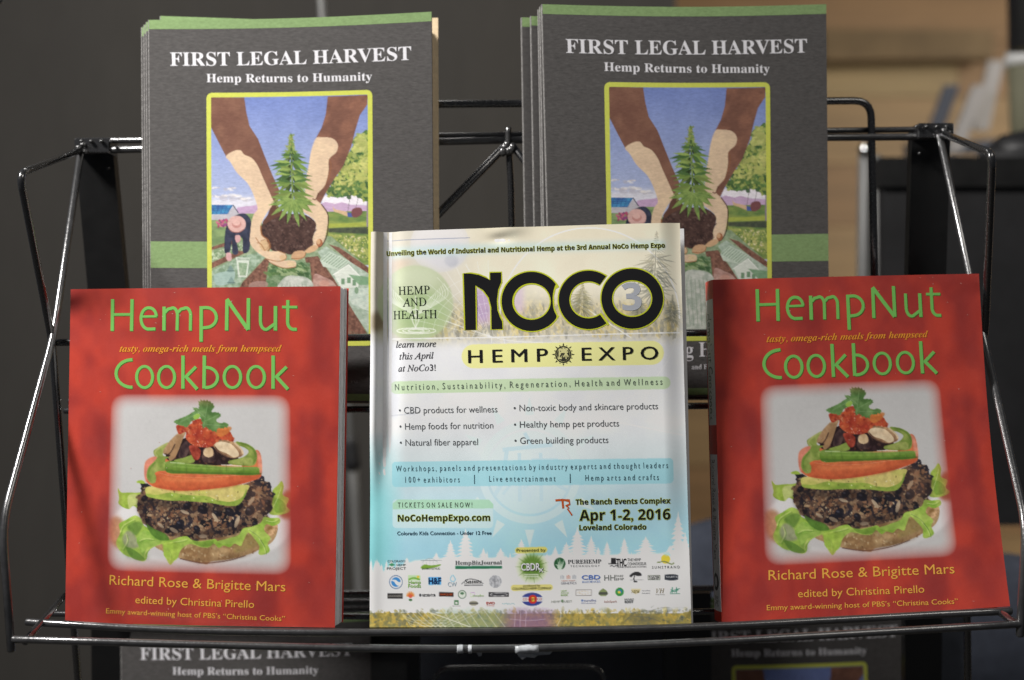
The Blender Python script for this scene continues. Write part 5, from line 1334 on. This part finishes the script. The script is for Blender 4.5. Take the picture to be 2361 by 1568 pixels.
def cookbook(px, d, t, label, group, full=True, bend=None):
    S = px_sheet(px, d, bend or (lambda u, v: .0018 * np.sin(np.pi * u) + .0 * v), COOK_REF)
    b = thing('cookbook', label, 'cookbook', (S.at(0, 1) + S.at(1, 1)) / 2, group)
    rp = np.random.default_rng(21); ns = 13; th = (t - .001) / ns
    for k in range(ns):
        solid(S, 'page_section', MT['paper'] if k % 2 else MT['paper_side'], b, th * .9, u0=.004, u1=.9935 + rp.uniform(0, .0045), v0=.0015 + rp.uniform(0, .003), v1=.9975, h=-.0005 - k * th, nu=6, nv=12)
    solid(S, 'cover_card', MT['red_flat'], b, .0004, h=-.00003, nu=24, nv=30)
    solid(S, 'back_cover', MT['red_flat'], b, .0004, h=-t + .0004, nu=24, nv=30)
    q = [S.at(0, 0, -t), S.at(0, 0, 0), S.at(0, 1, 0), S.at(0, 1, -t)]
    P = Sheet(q, lambda u, v: .0009 * np.sin(np.pi * u), [(0, 0), (20, 0), (20, 780), (0, 780)])
    P.n = -(S.q[1] - S.q[0]) / np.linalg.norm(S.q[1] - S.q[0])
    patch(P, 'spine', MT['red_flat'], b, nu=8, nv=20)
    for a, c in ((.056, .427), (.513, .968)): patch(P, 'spine_panel', MT['white_gloss'], b, .02, .97, a, c, 8, 10, h=.00006)
    letter(P, b, 'spine_lettering', 'HempNut Cookbook', (5, 75), (5, 322), 10.5, ink(70, 96, 60), h=.00012)
    letter(P, b, 'spine_lettering', 'Richard Rose & Brigitte Mars', (6, 412), (6, 640), 8.5, ink(90, 86, 80), h=.00012)
    g = Ink(); g.ring((10, 690), (6, 20), (3, 12), n=20); g.build(P, None or (lambda p: p), 'spine_emblem', ink(60, 58, 58), b)
    letter(P, b, 'spine_lettering', 'BPC', (6, 722), (6, 746), 8, ink(80, 78, 76), h=.00012)
    if not full:
        return b
    patch(S, 'front_cover', MT['red_print'], b, nu=415, nv=520, cols=printed(cvC, S, 1.02))
    g = title_strokes(); sh = lambda p: LT(np.asarray(p) + np.array([4, 5]))
    g.build(S, sh, 'title_shadow_print', GRND, b, h=.00006); g.build(S, LT, 'title_lettering', GRN, b, h=.00014)
    for m, off, hh in ((ORGD, 3, .00006), (ORG, 0, .00014)):
        letter(S, b, 'tagline_lettering' if not off else 'tagline_shadow_print', 'tasty, omega-rich meals from hempseed', (490 + off, 618 + off), (1790 + off, 616 + off), 52, m, 'bolditalic', 0, shear=.12, lay=LT, h=hh)
    for s, a, c, cap in (('Richard Rose & Brigitte Mars', (408, 277), (1815, 332), 76), ('edited by Christina Pirello', (620, 425), (1570, 462), 58), ('Emmy award-winning host of PBS\u2019s \u201cChristina Cooks\u201d', (380, 506), (1812, 568), 40)):
        for m, off, hh in ((GLDD, 3, .00006), (GLD, 0, .00014)):
            letter(S, b, 'author_lettering' if not off else 'author_shadow_print', s, (a[0] + off, a[1] + off), (c[0] + off, c[1] + off), cap, m, '', 0, lay=LF, h=hh)
    rr = np.random.default_rng(len(label)); g = Ink()
    for k in range(34):
        x, yv = rr.uniform(170, 770), rr.uniform(672, 1435) if k % 3 else rr.uniform(668, 760)
        l, q = rr.uniform(.8, 4), rr.normal() * .5
        g.stroke([(x, yv), (x + l * math.cos(q), yv + l * math.sin(q))], rr.uniform(.5, 1.0))
    g.build(S, lambda p: p, 'scuff', ink(214, 178, 170), b, h=.00018)
    return b
LEFT_C = COOK_REF
RIGHT_C = [(1643, 645), (2257, 631), (2329, 1398), (1665, 1437)]
GC = 'cookbooks on the front tray'
cookbook(LEFT_C, [1.068, 1.039, 1.032, 1.060], .024, 'red HempNut Cookbook at the left end of the tray', GC)
def rb(u, v): return .0020 * np.sin(np.pi * u) - .0065 * np.sin(np.pi * v) * (.4 + .6 * u)
cookbook(RIGHT_C, [1.061, 1.086, 1.034, 1.044], .021, 'red HempNut Cookbook with its spine showing at the right end of the tray', GC, bend=rb)

# ------------------------------------------------------------------ magazine
cvM = paint_magazine()
def sm(a, b, x): t = np.clip((x - a) / (b - a), 0, 1); return t * t * (3 - 2 * t)
def mbend(u, v):
    g = 1 - sm(.48, .70, v + .25 * u)
    ridge = .0045 * np.exp(-((u - .012) / .020) ** 2) * (g * .85 + .15)
    hollow = -.0028 * np.exp(-((u - .062) / .03) ** 2) * g
    top = .0016 * np.exp(-((u - .45) / .05) ** 2) * np.exp(-(v / .020) ** 2) - .0010 * np.exp(-((u - .42) / .035) ** 2) * np.exp(-((v - .028) / .012) ** 2)
    wave = .0006 * np.sin(u * 9 + v * 5) + .0005 * np.sin(v * 17 + u * 4)
    right = -.0028 * sm(.93, 1.0, u) * (1 - sm(.6, .9, v))
    return ridge + hollow + top + wave + right + .003 * np.sin(np.pi * u)
def magazine(px, d, label, t, full=True):
    S = px_sheet(px, d, mbend if full else (lambda u, v: .003 * np.sin(np.pi * u)), MAG_REF)
    b = thing('magazine', label, 'magazine', (S.at(0, 1) + S.at(1, 1)) / 2, 'expo magazines in the middle of the tray')
    solid(S, 'page_block', MT['paper_side'], b, t, u0=.003, u1=.998, v0=.001, v1=.9985, h=-.00015, nu=60, nv=40)
    if not full:
        solid(S, 'cover_sheet', MT['white_gloss'], b, .00012, nu=40, nv=30); return b
    patch(S, 'cover_sheet', MT['mag_print'], b, nu=460, nv=570, cols=printed(cvM, S, 1.30))
    K = ink(26, 26, 28); YL = ink(196, 204, 52); GY = ink(84, 88, 92); TEAL = ink(60, 92, 104)
    # big logo
    n = [(688, 394), (740, 394), (800, 405), (850, 425), (880, 442), (880, 388), (960, 386), (960, 455), (938, 510), (928, 590), (932, 660), (950, 710), (966, 742), (970, 798), (890, 801), (888, 640), (870, 570), (830, 515), (772, 480), (776, 804), (699, 806)]
    o1 = [(1350, 482), (1333, 560), (1336, 640), (1362, 705)]
    y = Ink(); y.stroke(np.vstack([n]), 19, closed=True)
    y.ring((1180, 597), (228, 225), (131, 126), 28, 332, n=80)
    y.stroke(np.array(o1), 20, smooth=False); y.stroke([(1350, 482), (1325, 455)], 18); y.stroke([(1364, 703), (1340, 735)], 18)
    y.ring((1183, 598), (150, 145), (129, 124)); y.ring((1592, 585), (224, 222), (129, 126), 52, 306, n=80)
    y.stroke([(1722, 402), (1668, 472)], 18); y.stroke([(1676, 684), (1736, 768)], 18)
    y.ring((1907, 575), (231, 228), (136, 125), n=80)
    k = Ink(); k.poly(n)
    a = np.radians(np.linspace(33, 327, 70)); outer = [(1180 + 217 * math.cos(q), 597 + 216 * math.sin(q)) for q in a]
    k.ring((1180, 597), (217, 216), (140, 134), 36, 324, n=70)
    k.add([(1180 + 140 * math.cos(q), 597 + 134 * math.sin(q)) for q in np.radians(np.linspace(-36, 36, 12))] + [(1355.5, 470), (1350, 482), (1341, 510), (1335, 540), (1333, 565), (1333, 590), (1334, 615), (1338, 645), (1346, 670), (1356, 690), (1362, 705), (1355.5, 724)],
          [(i, i + 1, 13 + i, 12 + i) for i in range(11)])
    k.ring((1592, 585), (215, 213), (138, 135), 53, 306, n=70)
    k.ring((1907, 575), (222, 219), (145, 134), n=80)
    y.build(S, L6, 'logo_outline', YL, b, h=.00010); k.build(S, L6, 'logo_lettering', K, b, h=.00020)
    def T(name, s, p0, p1, cap, m, lay=L6, **kw): return letter(S, b, name, s, p0, p1, cap, m, lay=lay, **kw)
    T('logo_numeral', '3', (1840, 660), (1975, 655), 195, ink(168, 172, 180), style='sansbold', weight=.01)
    T('headline_halo', 'Unveiling the World of Industrial and Nutritional Hemp at the 3rd Annual NoCo Hemp Expo', (122, 263), (2143, 201), 34, ink(204, 208, 96), style='sansbold', weight=.045, h=.0001)
    T('headline_lettering', 'Unveiling the World of Industrial and Nutritional Hemp at the 3rd Annual NoCo Hemp Expo', (122, 263), (2143, 201), 34, K, style='sansbold', h=.00018)
    for s, a, c, yb, yc in (('H E M P', 722, 1298, 1047, 1034), ('E X P O', 1546, 2094, 1028, 1016)):
        for o_ in (-2.5, 0, 2.5): T('logo_lettering', s, (a + o_, yb), (c + o_, yc), 94, K, h=.00015 + .00002 * o_)
    # sun emblem between the words
    g = Ink(); g.ring((1410, 983), (59, 62), (49, 52), n=40)
    for i in range(16):
        q = i * math.pi / 8; L = 84 if i % 2 == 0 else 72
        g.add([(1410 + 63 * math.cos(q - .09), 983 + 66 * math.sin(q - .09)), (1410 + L * math.cos(q), 983 + L * math.sin(q)), (1410 + 63 * math.cos(q + .09), 983 + 66 * math.sin(q + .09))], [(0, 1, 2)])
    g.ring((1410, 983), (46, 49), (0.5, 0.5), n=40)
    g.build(S, L6, 'emblem', ink(56, 56, 48), b, h=.0001)
    T('emblem_character', '\u9ebb', (1374, 1010), (1448, 1007), 62, ink(214, 210, 150), weight=.02, h=.00022)
    for s, a, c, yy, col in (('HEMP', 210, 440, 550, K), ('AND', 240, 415, 636, K), ('HEALTH', 170, 492, 727, K)):
        T('side_lettering', s, (a, yy), (c, yy - 8), 60, ink(30, 40, 34), style='italic', shear=-.26)
    for s, a, c, yy in (('learn more', 190, 486, 936), ('this April', 216, 468, 1022), ('at NoCo3!', 208, 482, 1110)):
        T('side_lettering', s, (a, yy), (c, yy - 8), 46, ink(64, 64, 70), style='italic', weight=.008)
    T('tagline_lettering', 'N u t r i t i o n ,  S u s t a i n a b i l i t y ,  R e g e n e r a t i o n ,  H e a l t h  a n d  W e l l n e s s', (182, 1246), (2125, 1200), 46, ink(96, 108, 98))
    for s, x0, x1, yb, yc in (('\u2022 CBD products for wellness', 212, 932, 108, 96), ('\u2022 Hemp foods for nutrition', 216, 902, 225, 213), ('\u2022 Natural fiber apparel', 218, 790, 342, 334),
                              ('\u2022 Non-toxic body and skincare products', 1050, 2094, 89, 70), ('\u2022 Healthy hemp pet products', 1052, 1812, 208, 196), ('\u2022 Green building products', 1055, 1735, 325, 316)):
        T('list_lettering', s, (x0, yb), (x1, yc), 47, GY, L7, weight=-.004)
    T('band_lettering', 'W o r k s h o p s ,  p a n e l s  a n d  p r e s e n t a t i o n s  b y  i n d u s t r y  e x p e r t s  a n d  t h o u g h t  l e a d e r s', (190, 528), (2165, 497), 42, TEAL, L7)
    T('band_lettering', '1 0 0 +  e x h i b i t o r s', (258, 608), (656, 604), 42, TEAL, L7)
    T('band_lettering', 'L i v e  e n t e r t a i n m e n t', (872, 598), (1352, 594), 42, TEAL, L7)
    T('band_lettering', 'H e m p  a r t s  a n d  c r a f t s', (1568, 590), (2098, 584), 42, TEAL, L7)
    g = Ink(); g.stroke([(764, 550), (765, 616)], 6); g.stroke([(1458, 540), (1459, 606)], 6); g.build(S, L7, 'band_rule', TEAL, b)
    T('ticket_lettering', 'T I C K E T S  O N  S A L E  N O W !', (203, 788), (748, 784), 36, ink(84, 100, 88), L7)
    for s, a, c, ya, yc, cap, st in (('NoCoHempExpo.com', 204, 878, 888, 880, 46, .045), ('The Ranch Events Complex', 1498, 2182, 763, 753, 38, .045), ('Apr 1-2, 2016', 1526, 2182, 878, 870, 76, .038), ('Loveland Colorado', 1524, 2008, 948, 943, 38, .045)):
        T('date_halo', s, (a, ya), (c, yc), cap, ink(196, 210, 110), L7, style='sansbold', weight=st, h=.0001)
        T('date_lettering', s, (a, ya), (c, yc), cap, K, L7, style='sansbold', h=.00018)
    g = Ink(); g.stroke([(1352, 732), (1400, 728), (1455, 732)], 15); g.stroke([(1402, 732), (1408, 790)], 15); g.stroke([(1425, 732), (1452, 740), (1455, 760), (1425, 772)], 13); g.stroke([(1432, 770), (1450, 790), (1438, 792), (1472, 840)], 11)
    g.build(S, L7, 'ranch_emblem', ink(196, 92, 44), b)
    T('kids_lettering', 'Colorado Kids Connection - Under 12 Free', (200, 80), (888, 72), 26, ink(30, 62, 84), L8, weight=.012)
    SP = [('COLORADO', 130, 258, 275, 15, (90, 96, 96), ''), ('HEMP', 196, 262, 302, 15, (90, 96, 96), ''), ('PROJECT', 124, 264, 329, 17, (90, 96, 96), ''),
          ('ENVIROTEXTILES', 382, 512, 326, 13, (60, 84, 50), ''), ('HempBizJournal', 624, 962, 290, 28, (96, 102, 104), 'serifbold'), ('PUREHEMP', 1440, 1682, 282, 28, (80, 84, 88), 'serifbold'), ('T E C H N O L O G Y', 1458, 1670, 306, 13, (110, 114, 118), ''),
          ('THC', 1792, 1864, 300, 52, (44, 44, 46), 'b'), ('THE HEMP', 1872, 1968, 264, 20, (110, 112, 114), ''), ('CONNOISSEUR', 1872, 2008, 294, 21, (110, 112, 114), ''), ('COLORADO\u2019S PREMIER GUIDE TO CANNABIS', 1792, 2008, 312, 10, (70, 70, 74), ''), ('S U N S T R A N D', 2050, 2250, 318, 18, (84, 88, 92), ''),
          ('Hemp', 282, 372, 430, 24, (150, 196, 110), 'b'), ('Foods', 280, 372, 457, 24, (150, 196, 110), 'b'), ('H&F', 430, 520, 430, 44, (30, 48, 90), 'b'), ('CW', 570, 634, 446, 30, (166, 190, 206), ''), ('Saints', 690, 815, 424, 28, (44, 44, 48), 'bolditalic'),
          ('NEW WEST', 1396, 1494, 410, 9, (200, 130, 110), ''), ('GENETICS', 1390, 1502, 430, 14, (130, 134, 150), ''), ('CBD', 1542, 1674, 396, 30, (96, 130, 204), 'b'), ('BioSCIENCES', 1545, 1674, 420, 15, (130, 158, 212), ''), ('HH', 1704, 1782, 404, 40, (130, 134, 132), ''), ('EMP', 1788, 1845, 402, 16, (120, 124, 122), ''), ('FREE', 1786, 1842, 378, 14, (150, 154, 152), ''),
          ('RULE FREE', 2028, 2100, 381, 9, (70, 76, 66), 'b'), ('HEMP', 2032, 2100, 396, 13, (70, 76, 66), 'b'), ('MARY\u2019S', 2150, 2232, 385, 13, (200, 204, 210), 'serifbold'),
          ('GOODSEED', 134, 236, 526, 15, (180, 176, 170), ''), ('RECREATOR', 384, 480, 520, 17, (60, 62, 66), 'b'), ('MARQUEE', 512, 604, 512, 14, (214, 100, 50), 'b'), ('HempBox', 752, 834, 518, 14, (150, 190, 110), ''),
          ('HEMP', 1390, 1432, 484, 12, (160, 196, 120), 'b'), ('PHONE', 1390, 1446, 498, 11, (160, 196, 120), 'b'), ('BOOK', 1390, 1440, 514, 12, (160, 196, 120), 'b'), ('NEW', 1900, 1960, 494, 20, (150, 136, 80), 'serifbold'), ('National Hemp', 1976, 2036, 480, 8, (90, 96, 110), ''), ('Association', 1976, 2036, 498, 8, (90, 96, 110), ''), ('VH', 2078, 2140, 494, 32, (160, 150, 120), 'italic'), ('Vital Hemp', 2074, 2142, 508, 7, (130, 130, 120), ''),
          ('EVIO', 850, 910, 574, 17, (196, 60, 50), 'b'), ('of energy', 852, 908, 586, 8, (206, 90, 70), ''), ('HEMP QUEST', 1320, 1470, 562, 15, (170, 176, 166), ''), ('eurofins', 1558, 1645, 555, 17, (110, 124, 176), ''), ('BDS Laboratories', 1538, 1642, 570, 9, (120, 134, 180), ''), ('baloSpark', 1704, 1796, 562, 15, (180, 130, 120), ''), ('NATURE\u2019S', 1850, 1918, 545, 12, (90, 92, 94), 'b'), ('ROOT', 1852, 1912, 566, 17, (84, 86, 88), 'b'),
          ('Presented by', 1070, 1280, 195, 22, (70, 72, 44), ''), ('produced by', 1118, 1240, 446, 14, (80, 78, 50), ''), ('COLORADO HEMP COMPANY', 1040, 1322, 469, 16, (80, 78, 50), ''),
          ('CBDR', 1104, 1238, 330, 50, (240, 242, 244), 'b'), ('X', 1232, 1262, 342, 28, (240, 242, 244), 'b'), ('CO HEMP CO', 1114, 1252, 546, 17, (196, 60, 80), '')]
    for s, a, c, yy, cap, col, st in SP:
        m_ = ink(*col)
        if s == 'CBDR' or s == 'X': T('sponsor_shadow_print', s, (a + 5, yy + 4), (c + 5, yy + 3), cap, ink(70, 84, 60), L8, weight=.03, h=.0001)
        T('sponsor_lettering', s, (a, yy), (c, yy - (c - a) * .015), cap, m_, L8, style='' if st == 'b' else st, weight=.02 if st == 'b' and 'M' not in s and 'N' not in s else 0)
    return b
magazine(MAG_REF, [1.050, 1.037, 1.032, 1.036], 'white and blue hemp expo magazine standing in the middle of the tray', .0035)
magazine([(872, 546), (1577, 527), (1598, 1438), (866, 1446)], [1.0590, 1.0490, 1.0395, 1.0420], 'plain-edged magazine peeking out right behind the hemp expo magazine', .003, full=False)
SC.collection.children.unlink(TMP); bpy.data.collections.remove(TMP)
